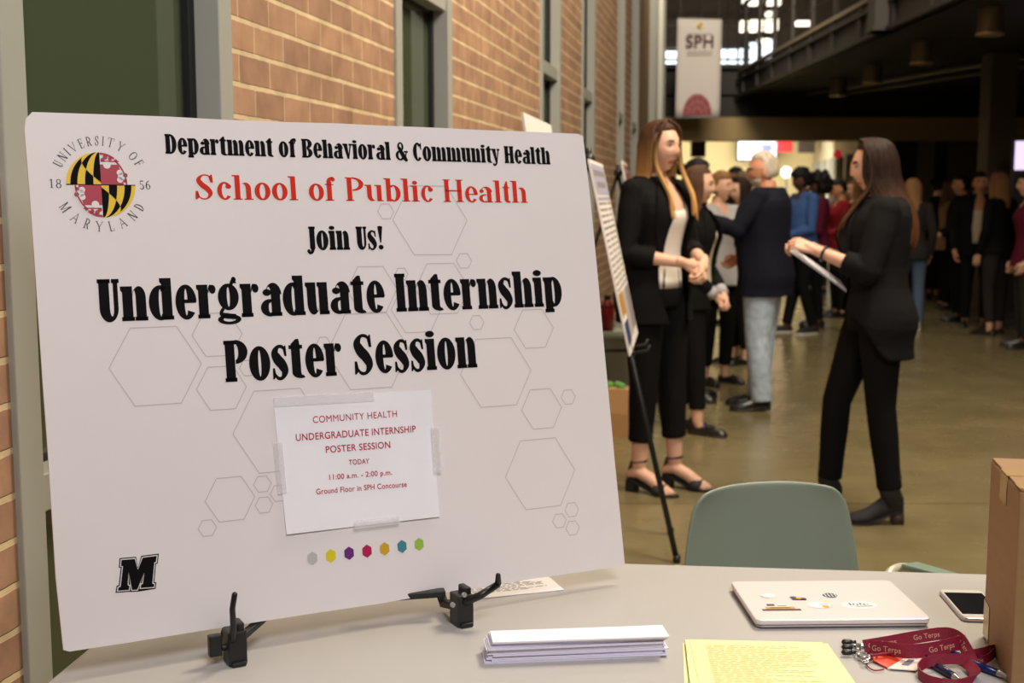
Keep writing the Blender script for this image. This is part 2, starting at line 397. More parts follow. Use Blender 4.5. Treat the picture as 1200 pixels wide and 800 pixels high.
# ------------------------------------------------------------------ the setting
WX0, WT = -1.26, .186                          # brick wall: X = WX0 + WT*Y
WA = math.atan(WT); WDIR = V(math.sin(WA), math.cos(WA), 0); WN = V(math.cos(WA), -math.sin(WA), 0)
WM = frame((WX0, 0, 0), WDIR, (0, 0, 1))       # local x along the wall, y up, z out of the wall?
if (WM.to_3x3() @ V(0, 0, 1)).dot(WN) < 0: pass
def wall_u(px):
    p = on_plane(px, 231, V(WX0, 0, 0), WN); return (p-V(WX0, 0, 0)).dot(WDIR)
def wall_pt(u, z, out=0): return V(WX0, 0, 0)+WDIR*u+WN*out+V(0, 0, z)

def brick_mat():
    m = bpy.data.materials.new('brick'); m.use_nodes = True; nt = m.node_tree; b = nt.nodes['Principled BSDF']
    tc = nt.nodes.new('ShaderNodeTexCoord'); mp = nt.nodes.new('ShaderNodeMapping')
    p = on_plane(362.4, 68, V(WX0, 0, 0), WN); q = on_plane(272, 95.4, V(WX0, 0, 0), WN)
    ju = (p-V(WX0, 0, 0)).dot(WDIR); rh, bw = .0790, .2032
    row = math.floor((p.z - q.z)/rh)
    KX = 2.4; mp.inputs['Scale'].default_value = (KX, 1, 1); mp.inputs['Location'].default_value = (-ju*KX, -(q.z), 0)
    nt.links.new(tc.outputs['Object'], mp.inputs[0])
    ns = nt.nodes.new('ShaderNodeTexNoise'); ns.inputs['Scale'].default_value = 26; ns.inputs['Detail'].default_value = 5
    nt.links.new(tc.outputs['Object'], ns.inputs[0])
    mx = nt.nodes.new('ShaderNodeMix'); mx.data_type = 'VECTOR'; mx.inputs[0].default_value = .006
    nt.links.new(mp.outputs[0], mx.inputs[4]); nt.links.new(ns.outputs['Color'], mx.inputs[5])
    bt = nt.nodes.new('ShaderNodeTexBrick'); bt.offset = .5; bt.inputs['Scale'].default_value = 1
    bt.inputs['Brick Width'].default_value = bw*KX; bt.inputs['Row Height'].default_value = rh; bt.inputs['Mortar Size'].default_value = .0068
    bt.inputs['Mortar Smooth'].default_value = .25; bt.inputs['Bias'].default_value = -.1
    bt.inputs['Color1'].default_value = (*srgb(160, 123, 97), 1); bt.inputs['Color2'].default_value = (*srgb(182, 143, 110), 1); bt.inputs['Mortar'].default_value = (*srgb(214, 192, 150), 1)
    nt.links.new(mx.outputs[1], bt.inputs[0])
    n2 = nt.nodes.new('ShaderNodeTexNoise'); n2.inputs['Scale'].default_value = 9; n2.inputs['Detail'].default_value = 6; nt.links.new(tc.outputs['Object'], n2.inputs[0])
    r = nt.nodes.new('ShaderNodeValToRGB'); r.color_ramp.elements[0].color = (.72, .68, .66, 1); r.color_ramp.elements[1].color = (1.15, 1.12, 1.1, 1); r.color_ramp.elements[0].position = .3; r.color_ramp.elements[1].position = .72
    nt.links.new(n2.outputs['Fac'], r.inputs[0])
    mu = nt.nodes.new('ShaderNodeMix'); mu.data_type = 'RGBA'; mu.blend_type = 'MULTIPLY'; mu.inputs[0].default_value = 1
    nt.links.new(bt.outputs['Color'], mu.inputs[6]); nt.links.new(r.outputs[0], mu.inputs[7]); nt.links.new(mu.outputs[2], b.inputs['Base Color'])
    bp = nt.nodes.new('ShaderNodeBump'); bp.inputs['Strength'].default_value = .7; bp.inputs['Distance'].default_value = .008; bp.invert = True
    ad = nt.nodes.new('ShaderNodeMath'); ad.operation = 'MULTIPLY_ADD'; ad.inputs[1].default_value = -.25; nt.links.new(ns.outputs['Fac'], ad.inputs[0]); nt.links.new(bt.outputs['Fac'], ad.inputs[2])
    nt.links.new(ad.outputs[0], bp.inputs['Height']); nt.links.new(bp.outputs[0], b.inputs['Normal'])
    b.inputs['Roughness'].default_value = .85
    return m
BRICK = brick_mat()
alu = mat('aluminium_frame', srgb(172, 172, 162), .45, .1)
alu_d = mat('dark_frame', srgb(70, 70, 66), .5, .3)
gasket = mat('black_gasket', (.006, .006, .006), .6)
glass = mat('green_glass', srgb(70, 78, 58), .06, spec=.6)
darkm = mat('dark_steel', srgb(46, 42, 38), .5)

slots = [(-40, 271.5), (463.5, 528), (632, 655), (680.5, 695), (722, 730), (738.5, 746)]
us = [(wall_u(a), wall_u(b)) for a, b in slots]
us[0] = (wall_u(1), us[0][1])
UEND = wall_u(770.5); ZT = 7.4
w = MB()
cur = wall_u(-900)
SILLZ = .10
for a, b in us+[(UEND, UEND)]:
    w.box(((cur+a)/2, ZT/2, -.15), (a-cur, ZT, .30)); cur = b
wl = w.build('wall_left', BRICK, matrix=WM); tag(wl, kind='structure')
flip = -1 if (WM.to_3x3() @ V(0, 0, 1)).dot(WN) < 0 else 1
if flip < 0:
    for v in wl.data.vertices: v.co.z = -v.co.z
    wl.data.flip_normals()
def wbox(mb, u0, u1, z0, z1, o0, o1, m=0):      # box in wall coordinates; o = distance out of the brick face
    return mb.box(((u0+u1)/2, (z0+z1)/2, flip*(o0+o1)/2), (u1-u0, z1-z0, abs(o1-o0)), m)
for i, (a, b) in enumerate(us):
    e = tag(empty('window_%d' % (i+1), (0, 0, 0), matrix=WM), kind='structure')
    f = MB(); jw = .075
    wbox(f, a, a+jw, 0, ZT, -.16, .012); wbox(f, b-jw, b, 0, ZT, -.16, .012)
    for z0, z1 in ((0, .12), (.895, .965), (2.235, 2.315), (4.4, 4.48), (ZT-.08, ZT)): wbox(f, a+jw, b-jw, z0, z1, -.16, -.0)
    f.build('window_frame', alu, e, bevel=.003)
    k = MB()
    for z0, z1 in ((.12, .895), (.965, 2.235), (2.315, 4.4)):
        wbox(k, b-jw-.035, b-jw, z0, z1, -.085, -.05); wbox(k, a+jw, a+jw+.012, z0, z1, -.085, -.06)
        wbox(k, a+jw+.012, b-jw-.035, z0, z0+.012, -.085, -.06); wbox(k, a+jw+.012, b-jw-.035, z1-.012, z1, -.085, -.06)
    k.build('gasket', gasket, e)
    g = MB(); wbox(g, a+jw, b-jw, .12, ZT-.08, -.08, -.068); g.build('pane', glass, e)
# brown metal panels where the brick ends, with two slim mullions
p = MB(); ue = UEND; u2 = wall_u(775)
p = MB(); wbox(p, wall_u(746.3), u2, 0, ZT, -.02, .02); tag(p.build('wall_panel', mat('brown_panel', srgb(105, 82, 55), .6, var=.1, scale=3), matrix=WM), kind='structure')
for a, b in ((757, 760.5), (766, 769.5)):
    p = MB(); wbox(p, wall_u(a), wall_u(b), 0, ZT, .02, .10); tag(p.build('trim_1', alu, matrix=WM), kind='structure')

def floor_mat():
    m = bpy.data.materials.new('polished_concrete'); m.use_nodes = True; nt = m.node_tree; b = nt.nodes['Principled BSDF']
    tc = nt.nodes.new('ShaderNodeTexCoord'); n = nt.nodes.new('ShaderNodeTexNoise'); n.inputs['Scale'].default_value = 1.6; n.inputs['Detail'].default_value = 9; n.inputs['Roughness'].default_value = .65
    nt.links.new(tc.outputs['Object'], n.inputs[0])
    r = nt.nodes.new('ShaderNodeValToRGB'); r.color_ramp.elements[0].color = (*srgb(112, 101, 70), 1); r.color_ramp.elements[1].color = (*srgb(134, 122, 88), 1); r.color_ramp.elements[0].position = .32; r.color_ramp.elements[1].position = .7
    nt.links.new(n.outputs['Fac'], r.inputs[0])
    bt = nt.nodes.new('ShaderNodeTexBrick'); bt.offset = 0; bt.inputs['Scale'].default_value = 1; bt.inputs['Brick Width'].default_value = 4.5; bt.inputs['Row Height'].default_value = 3.05
    bt.inputs['Mortar Size'].default_value = .006; bt.inputs['Color1'].default_value = bt.inputs['Color2'].default_value = (1, 1, 1, 1); bt.inputs['Mortar'].default_value = (.45, .42, .38, 1)
    mp = nt.nodes.new('ShaderNodeMapping'); mp.inputs['Location'].default_value = (.4, -5.83+6.1, 0); nt.links.new(tc.outputs['Object'], mp.inputs[0]); nt.links.new(mp.outputs[0], bt.inputs[0])
    mu = nt.nodes.new('ShaderNodeMix'); mu.data_type = 'RGBA'; mu.blend_type = 'MULTIPLY'; mu.inputs[0].default_value = 1
    nt.links.new(r.outputs[0], mu.inputs[6]); nt.links.new(bt.outputs['Color'], mu.inputs[7]); nt.links.new(mu.outputs[2], b.inputs['Base Color'])
    n2 = nt.nodes.new('ShaderNodeTexNoise'); n2.inputs['Scale'].default_value = 5; n2.inputs['Detail'].default_value = 5; nt.links.new(tc.outputs['Object'], n2.inputs[0])
    mr = nt.nodes.new('ShaderNodeMapRange'); mr.inputs[3].default_value = .16; mr.inputs[4].default_value = .34; nt.links.new(n2.outputs['Fac'], mr.inputs[0]); nt.links.new(mr.outputs[0], b.inputs['Roughness'])
    return m
f = MB(); f.box((4, 13, -.1), (22, 42, .2)); tag(f.build('floor', floor_mat()), kind='structure')
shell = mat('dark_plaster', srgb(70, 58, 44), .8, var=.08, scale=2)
def sbox(name, c, d, m, bevel=0):
    b = MB(); b.box(c, d); return tag(b.build(name, m, bevel=bevel), kind='structure')
sbox('ceiling', (4, 13, 7.5), (22, 42, .2), shell)
sbox('wall_back', (4, -6.1, 3.7), (22, .2, 7.4), mat('back_wall', srgb(170, 150, 120), .8))
sbox('wall_right', (12.6, 13, 3.7), (.2, 40, 7.4), shell)
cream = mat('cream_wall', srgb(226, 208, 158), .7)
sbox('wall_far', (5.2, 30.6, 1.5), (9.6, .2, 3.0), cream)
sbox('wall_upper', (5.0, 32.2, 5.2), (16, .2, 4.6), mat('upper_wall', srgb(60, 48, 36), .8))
# lowered beam and bridge that cross the concourse
sbox('beam', (5.75, 22.2, 2.655), (7.2, .5, .40), mat('beam_paint', srgb(178, 152, 106), .7))
sbox('ceiling_corridor', (5.5, 26.6, 2.98), (9.5, 8.2, .16), mat('corridor_ceiling', srgb(200, 185, 150), .8))
b = MB(); b.box((5.2, 22.35, 3.33), (8.4, .3, .92)); b.box((5.2, 22.15, 3.74), (8.4, .16, .08)); b.box((5.2, 22.16, 3.28), (8.4, .1, .05))
tag(b.build('bridge', mat('bridge_paint', srgb(40, 38, 36), .6), bevel=.01), kind='structure')
# the balcony on the right, overhanging the concourse
bal = tag(empty('balcony', (4.05, 0, 3.2)), kind='structure')
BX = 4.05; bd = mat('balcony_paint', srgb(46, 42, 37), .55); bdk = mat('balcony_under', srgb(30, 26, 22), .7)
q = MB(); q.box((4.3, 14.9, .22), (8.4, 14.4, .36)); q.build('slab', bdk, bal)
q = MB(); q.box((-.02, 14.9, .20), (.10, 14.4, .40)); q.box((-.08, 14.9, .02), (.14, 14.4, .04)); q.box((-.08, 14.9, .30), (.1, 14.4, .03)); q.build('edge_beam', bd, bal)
q = MB(); q.box((-.07, 14.9, .445), (.06, 14.4, .05)); q.build('curb', mat('curb_paint', srgb(112, 102, 82), .5), bal)
for k in range(12):
    y = 8.4+k*1.2
    q = MB(); q.box((-.06, y, .95), (.05, .09, 1.30)); q.box((-.09, y, .2), (.04, .12, .3)); q.build('rail_post', bd, bal)
q = MB(); q.tube([(-.06, 7.8, 1.55), (-.06, 22, 1.55)], .03, 8)
for z in (.75, .95, 1.15, 1.35): q.tube([(-.06, 7.8, z), (-.06, 22, z)], .006, 6)
q.build('handrail', bd, bal, smooth=True)
q = MB(); q.box((-.12, 13.4, 1.35), (.26, .30, 2.7)); q.box((-.12, 13.4, .42), (.30, .34, .04)); q.box((-.12, 13.4, .02), (.30, .34, .04)); q.build('hanger_post', mat('hanger_paint', srgb(84, 80, 76), .5), bal, bevel=.006)
q = MB(); q.tube([(.9, 21, -.02), (4.2, 8.2, -.02)], .03, 8); q.tube([(1.3, 21, -.05), (5.0, 8.2, -.05)], .022, 8); q.build('conduit', mat('conduit_paint', srgb(96, 90, 80), .45), bal, smooth=True)
# downlights under the balcony
can_m = mat('can_metal', srgb(120, 108, 88), .4, .5)
cans = [(1160, 40, 3.0, 'nearest and largest of the round metal downlights under the balcony'), (1080, 74, 3.0, 'round metal downlight under the balcony, second closest, right of the grey hanger post'),
        (1022, 97, 3.0, 'round metal downlight under the balcony edge, third closest, below the hanger post'), (982, 112, 3.0, 'farthest and smallest round metal downlight under the balcony')]
for px, py, z, lb in cans:
    P = on_z(px, py, z)
    t = tag(empty('downlight', (P.x, P.y, z)), lb, 'ceiling light', 'downlights under the balcony')
    k = MB(); k.tube([(0, 0, 0), (0, 0, .04), (0, 0, .26)], [.125, .12, .12], 24); k.build('housing', can_m, t, smooth=False)
    k = MB(); k.tube([(0, 0, -.012), (0, 0, .01)], [.132, .132], 24); k.build('trim_ring', mat('can_rim', srgb(205, 180, 130), .35, .5), t)
# far storefront on the right of the corridor
A, B = V(7.43, 30.4, 0), V(6.40, 22.75, 0); D = (B-A).normalized(); SM = frame(A, D, (0, 0, 1)); L = (B-A).length
st = tag(empty('wall_storefront', (0, 0, 0), matrix=SM), kind='structure')
q = MB(); q.box((L/2, 2.6, 0), (L, .62, .2)); q.build('bulkhead', mat('bulkhead_paint', srgb(205, 192, 165), .7), st)
for k in range(6):
    q = MB(); q.box((.2+k*(L-.4)/5, 1.15, 0), (.28, 2.3, .25)); q.build('pier', mat('pier_paint', srgb(176, 172, 158), .6), st)
q = MB(); q.box((L/2, 1.15, -.02), (L, 2.3, .04)); q.build('shop_glass', mat('shop_glass', srgb(58, 58, 52), .15), st)
# dark enclosure wall to the right of the storefront, and a column
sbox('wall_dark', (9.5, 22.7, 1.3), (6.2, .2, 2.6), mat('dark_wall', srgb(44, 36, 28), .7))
q = MB(); P = at_y(1165, 231, 15.5); q.box((P.x, 15.5, 1.61), (.34, .34, 3.22)); q.box((P.x, 15.5, .06), (.4, .4, .12)); tag(q.build('column', mat('column_paint', srgb(82, 68, 52), .6), bevel=.01), kind='structure')
for px, Y, h, wd, c in ((1100, 21.8, 2.5, .28, (120, 112, 98)), (1143, 21.9, 2.5, .6, (96, 86, 66))):
    P = at_y(px, 231, Y); sbox('trim_2', (P.x, 22.55, h/2), (wd, .1, h), mat('panel%d' % px, srgb(*c), .7))
# upper storey: window wall and lights seen behind the railing
upw = tag(empty('window_7', (0, 0, 0)), kind='structure')
day = mat('daylight_pane', (.80, .92, 1.0), .3, emit=1.6); 
def upbox(mb, x0, y0, x1, y1, Y, dep=.05):
    a = at_y(x0, y1, Y); b = at_y(x1, y0, Y); mb.box(((a.x+b.x)/2, Y, (a.z+b.z)/2), (b.x-a.x, dep, b.z-a.z))
for r in ((842, 58, 864, 84), (866, 55, 876, 82), (779, 60, 793, 80), (800, 55, 842, 84), (878, 50, 890, 76), (893, 46, 907, 70)):
    q = MB(); upbox(q, *r, 31.5); q.build('pane', day, upw)
q = MB()
for px in (778, 800, 821, 842, 853, 864.5, 876):
    upbox(q, px-1, 0, px+1.4, 90, 31.3, .1)
for py in (30, 56, 70): upbox(q, 776, py-1, 880, py+1, 31.3, .1)
q.build('mullion', darkm, upw)
lampm = mat('fluorescent', (1, .93, .78), .4, emit=1.8)
for i, (x0, y0, x1, y1, Y, lb) in enumerate(((868, 25, 876, 37, 28, 'small square ceiling light upstairs left of a railing post'), (880, 24, 893, 37, 28, 'square ceiling light on the upper floor, second of three in a row'), (898, 23, 911, 37, 27, 'square ceiling light on the upper floor, third of three in a row'),
        (933, 25, 951, 30, 26, 'flat strip light on the upper floor, farthest right'), (898, 14, 909, 19, 27.5, 'thin strip light above the row of square upstairs lights'), (900, 0, 914, 6, 26, 'bright panel light upstairs cut by the top edge of the photo'), (871, -6, 892, 6, 25, 'slanted bright panel light upstairs at the top edge beside the banner'), (888, 46, 900, 49, 29, 'tiny low light on the upper floor beneath the square lights'))):
    q = MB(); upbox(q, x0, y0, x1, y1, Y, .25)
    a = at_y(x0, y0, Y); b = at_y(x1, y0, Y)
    t = tag(empty('ceiling_light', ((a.x+b.x)/2, Y, a.z)), lb, 'ceiling light', 'upper floor lights')
    lo = at_y(x0, y1, Y); hh = a.z-lo.z
    k = MB(); k.box((0, 0, -hh/2), (b.x-a.x, .25, hh)); k.build('diffuser', lampm, t)
    k = MB(); k.box((0, 0, .02), (b.x-a.x+.06, .31, .04)); k.box((0, 0, .3), (.02, .02, .6)); k.build('fixture_housing', darkm, t)

# ------------------------------------------------------------------ folding table
TZ = .735
tabm = mat('table_top', srgb(178, 175, 171), .42, var=.025, scale=3)
legm = mat('table_leg', srgb(120, 118, 112), .4, .4)
TA = math.atan2(-.101, .995)
TC = V(-.635, 2.507, 0)                         # back left corner
TD = V(math.cos(TA), math.sin(TA), 0); TF = V(math.sin(TA), -math.cos(TA), 0)
tb = tag(empty('folding_table', (TC.x, TC.y, 0), TA), 'long grey plastic-topped folding table by the brick wall', 'table')
q = MB(); q.prism(rrect(1.83, .76, .035, 6, 0, -.76), TZ-.032, TZ); q.build('tabletop', tabm, tb, bevel=.006)
for ya in (-.04, -.72): q = MB(); q.box((.915, ya, TZ-.05), (1.7, .02, .036)); q.build('apron_rail', legm, tb)
for x in (.22, 1.61):
    for y in (-.08, -.68):
        q = MB(); q.tube([(x, y, 0), (x, y, TZ-.03)], .014, 10); q.build('leg', legm, tb, smooth=True)
    for zb in (.2, .62): q = MB(); q.tube([(x, -.08, zb), (x, -.68, zb)], .012, 10); q.build('leg_brace', legm, tb, smooth=True)

# ------------------------------------------------------------------ sign board
BLc, BRc, TLc = V(-.681, 1.802, .783), V(.214, 2.284, .771), V(-.754, 1.940, 1.597)
SB = frame(BLc, BRc-BLc, TLc-BLc); SBi = SB.inverted(); SN = SB.to_3x3() @ V(0, 0, 1)
def uv(px, py): p = SBi @ on_plane(px, py, BLc, SN); return p.x, p.y
white = mat('board_white', srgb(228, 221, 220), .55, spec=.3, var=.012, scale=6)
ink = mat('black_ink', (.005, .004, .005), .7, spec=.08)
red = mat('red_ink', srgb(206, 48, 28), .7, spec=.15)
grey_line = mat('grey_ink', srgb(194, 185, 183), .55)
corners = [uv(72, 764), uv(732, 662), uv(685, 157), uv(28, 130)]
sb = tag(empty('sign_board', (0, 0, 0), matrix=SB), 'large white foam board sign for the poster session, on a black tabletop easel', 'sign')
q = MB(); TH = .006
def edge(a, b, n, amp):
    return [(a[0]+(b[0]-a[0])*k/n+random.uniform(-amp, amp), a[1]+(b[1]-a[1])*k/n+random.uniform(-amp, amp)) for k in range(n)]
c0, c1, c2, c3 = corners
outl = edge((c0[0]+.012, c0[1]), c1, 10, .0012)+edge(c1, (c2[0], c2[1]-.012), 8, .0006)+[(c2[0]-.004, c2[1]-.004), (c2[0]-.016, c2[1])]+edge((c2[0]-.03, c2[1]), (c3[0]+.03, c3[1]), 10, .0012)+[(c3[0]+.012, c3[1]-.001), (c3[0]+.002, c3[1]-.012)]+edge((c3[0], c3[1]-.03), (c0[0], c0[1]+.012), 8, .0008)+[(c0[0]+.003, c0[1]+.003)]
q.prism(outl, -TH, 0); q.build('foam_panel', white, sb)
PZ = .0006
def bline(font, text, pl, pr, cap_px, m, name, label=None, cap_mul=1):
    u0, v0 = uv(*pl); u1, v1 = uv(*pr); um, vm = uv(pl[0], pl[1]-cap_px)
    cap = (vm-v0)*cap_mul; v = (v0+v1)/2
    ps = fit(font.text(text), u0, u1, v, cap)
    b = MB(); b.flat(ps, PZ); o = b.build(name, m, sb, fix=False)
    for p in o.data.polygons:
        if p.normal.z < 0: p.flip()
    return o
bline(BERN, 'Department of Behavioral & Community Health', (194, 181), (645, 191.8), 23, ink, 'department_line')
bline(TIMES, 'School of Public Health', (228.5, 234), (618.5, 236.8), 29, red, 'school_line', cap_mul=1.0)
bline(BERN, 'Join Us!', (359.5, 293.5), (450.3, 291.5), 27.5, ink, 'invitation_line')
bline(BERN, 'Undergraduate Internship', (116, 376.8), (659.5, 358.8), 50, ink, 'session_title')
bline(BERN, 'Poster Session', (264.5, 447.2), (559.5, 430.6), 48.5, ink, 'session_title')
# pale hexagon outlines
q = MB(); pxm = (corners[1][0]-corners[0][0])/668
hexs = [(182.8, 428.5, 55), (259.8, 454.5, 30), (254.6, 391.8, 30), (328, 504, 55), (269.8, 584.5, 30), (243, 618.5, 11.5), (307.5, 567, 11), (309.3, 591.5, 11), (327, 577.7, 11),
        (633.5, 554.5, 41.5), (634.8, 478.8, 24), (665.8, 465, 8.8), (670, 597, 8.5), (655.5, 610, 8.5), (671, 618.5, 8.5), (504.4, 258, 44), (452, 247.6, 10), (543.7, 305.5, 9.5), (581.5, 436, 42),
        (625.6, 385, 23.5), (558.7, 377.8, 9), (436, 339, 30), (488, 362, 30), (518.3, 338, 32), (432, 411, 49), (470.5, 321, 8), (379, 402, 8.5), (291, 431, 11)]
for x, y, r in hexs:
    u, v = uv(x, y); ul, _ = uv(x-r, y); ur, _ = uv(x+r, y); R = (ur-ul)/2; t = .0017
    for k in range(6):
        a, b = k*PI/3, (k+1)*PI/3
        f = lambda rr, an: (u+rr*math.cos(an), v+rr*math.sin(an)*.985)
        q.flat([[f(R-t, a), f(R, a), f(R, b), f(R-t, b)]], PZ*.5)
q.build('hexagon_outlines', grey_line, sb, fix=False)
for (x, y), c, nm in zip(((366, 654), (387.6, 651), (409, 648), (430, 645.5), (450.6, 642.8), (471, 640), (491, 637.4)), ((184, 182, 182), (214, 200, 20), (98, 36, 118), (176, 14, 78), (204, 160, 28), (62, 130, 146), (150, 186, 74)), ('grey', 'yellow', 'purple', 'crimson', 'mustard', 'teal', 'lime green')):
    u, v = uv(x, y); q = MB(); q.flat([[(u+.0097*math.cos(PI/6+k*PI/3), v+.0112*math.sin(PI/6+k*PI/3)) for k in range(6)]], PZ)
    tag(q.build('hexagon_dot', mat('ink_'+nm.replace(' ', '_'), srgb(*c), .5), sb, fix=False), nm+' hexagon dot')
# round university seal
cu, cv = uv(118.5, 216.5); ul, _ = uv(77.5, 216.5); Rb = cu-ul
gold = mat('gold_ink', srgb(228, 190, 12), .5); crim = mat('crimson_ink', srgb(168, 34, 56), .5); lav = mat('seal_ink', srgb(60, 50, 60), .5)
q = MB(); mats = [gold, ink, crim, white]
def disc_cell(x0, x1, y0, y1, m, z, squeeze=1.0, n=6):
    # cell of the globe: meridians x = s*sqrt(1-y^2)
    for j in range(n):
        ya, yb = y0+(y1-y0)*j/n, y0+(y1-y0)*(j+1)/n
        wa, wb = math.sqrt(max(0, 1-ya*ya)), math.sqrt(max(0, 1-yb*yb))
        q.flat([[(cu+Rb*squeeze*x0*wa, cv+Rb*ya), (cu+Rb*squeeze*x1*wa, cv+Rb*ya), (cu+Rb*squeeze*x1*wb, cv+Rb*yb), (cu+Rb*squeeze*x0*wb, cv+Rb*yb)]], z, m)
Z1, Z2, Z3 = PZ*.8, PZ*1.2, PZ*1.6
disc_cell(-1, 0, 0.0, 1, 0, Z1, 1, 14); disc_cell(0, 1, -1, 0.0, 0, Z1, 1, 14); disc_cell(0, .80, 0, 1, 3, Z1, 1, 14); disc_cell(-.80, 0, -1, 0, 3, Z1, 1, 14)
bx = [-1, -.88, -.68, -.46, -.22, 0]
def bend(x, up): return (.18+.95*(x+1)) if up else 0
for k in range(5):                              # paly of gold and black, counterchanged along the bend
    x0, x1 = bx[k], bx[k+1]; xm = (x0+x1)/2
    ysp = .05+.80*(1+xm)*.55 if k else .0
    ysp = min(.86, max(.08, .95+1.0*xm*.0-(.95)*(1-(1+xm))*0))
    d0, d1 = .78-1.0*(x0+.22)*-.0, 0
    ya, yb = .92+(-.85)*(x0+1), .92+(-.85)*(x1+1)     # bend falls from upper left to lower right
    n = 30
    for j in range(n):
        y0, y1 = j/n*.98, (j+1)/n*.98; ym = (y0+y1)/2; tt = None
        w0, w1 = math.sqrt(1-y0*y0), math.sqrt(1-y1*y1)
        # split line within the band: x at which the bend crosses this y
        xs = -1+(.92-ym)/.85; xs = min(max(xs, x0), x1)
        lo = (x0, xs); hi = (xs, x1)
        for (a, b_), below in ((lo, True), (hi, False)):
            if b_-a < 1e-4: continue
            black = (k % 2 == 1) if below else (k % 2 == 0)
            if k == 0: black = False
            if black:
                q.flat([[(cu+Rb*a*w0, cv+Rb*y0), (cu+Rb*b_*w0, cv+Rb*y0), (cu+Rb*b_*w1, cv+Rb*y1), (cu+Rb*a*w1, cv+Rb*y1)]], Z2, 1)
                q.flat([[(cu-Rb*b_*w0, cv-Rb*y0), (cu-Rb*a*w0, cv-Rb*y0), (cu-Rb*a*w1, cv-Rb*y1), (cu-Rb*b_*w1, cv-Rb*y1)]], Z2, 1)
def circ(x, y, r, m, z, n=14): q.flat([[(cu+Rb*(x+r*math.cos(2*PI*k/n)), cv+Rb*(y+r*math.sin(2*PI*k/n))) for k in range(n)]], z, m)
for s in (1, -1):
    disc_cell(0 if s > 0 else -.66, .66 if s > 0 else 0, .0 if s > 0 else -.62, .62 if s > 0 else 0, 2, Z2, 1, 6)
    for x, y, r in ((.20, .60, .11), (.62, .26, .12), (.56, .38, .09), (.56, .16, .09)): circ(s*x, s*y, r, 3, Z3)
    for x, y, r in ((.16, .84, .07), (.30, .80, .06), (.46, .74, .05), (.08, .76, .06), (.72, .30, .07), (.70, .14, .06)): circ(s*x, s*y, r, 2, Z3)
    for k in range(8):
        t0, t1 = .02+k*.066, .02+(k+1)*.066
        q.flat([[(cu+s*Rb*t0, cv+s*Rb*.70), (cu+s*Rb*t1, cv+s*Rb*.70), (cu+s*Rb*t1, cv+s*Rb*.735), (cu+s*Rb*t0, cv+s*Rb*.735)]], Z3, 2)
        a0, a1 = k*.11, (k+1)*.11
        f = lambda r, a: (cu+s*Rb*r*.80*math.cos(a), cv+s*Rb*r*math.sin(a)*.98)
        q.flat([[f(.90, a0), f(.96, a0), f(.96, a1), f(.90, a1)]], Z3, 2)
        a0, a1 = 1.0+k*.07, 1.0+(k+1)*.07
        q.flat([[f(.93, a0), f(1.0, a0), f(1.0, a1), f(.93, a1)]], Z3, 2)
q.flat([[(cu-Rb*1.0, cv-.0006), (cu+Rb*1.0, cv-.0006), (cu+Rb, cv+.0006), (cu-Rb, cv+.0006)]], Z3, 1)
sl = q.build('seal_globe', mats, sb, fix=False)
q = MB()
def arc_text(t, R, a0, a1, cap, outside=True):
    ws = [LIGHT.glyph(c)[1]*cap*.9 for c in t]; tot = sum(ws); x = 0
    for c, wd in zip(t, ws):
        ps, gw = LIGHT.glyph(c); an = math.radians(a0+(a1-a0)*(x+wd/2)/tot); x += wd
        ux, uy = (math.sin(an), -math.cos(an)) if outside else (-math.sin(an), math.cos(an))   # reading direction
        nx, ny = (math.cos(an), math.sin(an)) if outside else (-math.cos(an), -math.sin(an))
        ox, oy = cu+R*math.cos(an), cv+R*math.sin(an)
        q.flat([[(ox+ux*(a-gw/2)*cap*.9+nx*b*cap, oy+uy*(a-gw/2)*cap*.9+ny*b*cap) for a, b in p] for p in ps], PZ)
arc_text('UNIVERSITY OF', Rb*1.20, 157, 25, .0148); arc_text('MARYLAND', Rb*1.42, 204, 336, .0160, False)
for t, x in (('18', -1.46), ('56', 1.12)):
    ps = LIGHT.text(t); q.flat(fit(ps, cu+Rb*x, cu+Rb*(x+.33), cv-.006, .0145), PZ)
q.build('seal_lettering', lav, sb, fix=False)
# outlined block letter in the lower left corner
def zm(x, y): return uv(105+x/7.273, 615+y/7.273)
M_ = [(275, 302), (380, 293), (410, 385), (455, 282), (565, 268), (560, 310), (546, 313), (528, 503), (545, 506), (543, 522), (440, 530), (443, 508), (457, 505), (466, 400), (402, 545), (365, 547), (330, 398), (318, 515), (332, 520), (330, 547), (246, 553), (249, 535), (268, 530), (289, 345), (272, 343)]
def grow(poly, d):
    out = []; n = len(poly)
    for i in range(n):
        a, b, c = [Vector((*poly[j % n], 0)) for j in (i-1, i, i+1)]
        e1, e2 = (b-a).normalized(), (c-b).normalized(); n1, n2 = V(e1.y, -e1.x, 0), V(e2.y, -e2.x, 0)
        k = (n1+n2); k = k/max(.6, k.dot(n1)); out.append((b.x+k.x*d, b.y+k.y*d))
    return out
q = MB()
sgn = 1
for k, (d, m) in enumerate(((22, 0), (13, 1), (5, 0))):
    q.flat([[zm(*p) for p in grow(M_, d)]], PZ*(.6+k*.7), m)
q.build('letter_emblem', [ink, white], sb, fix=False)

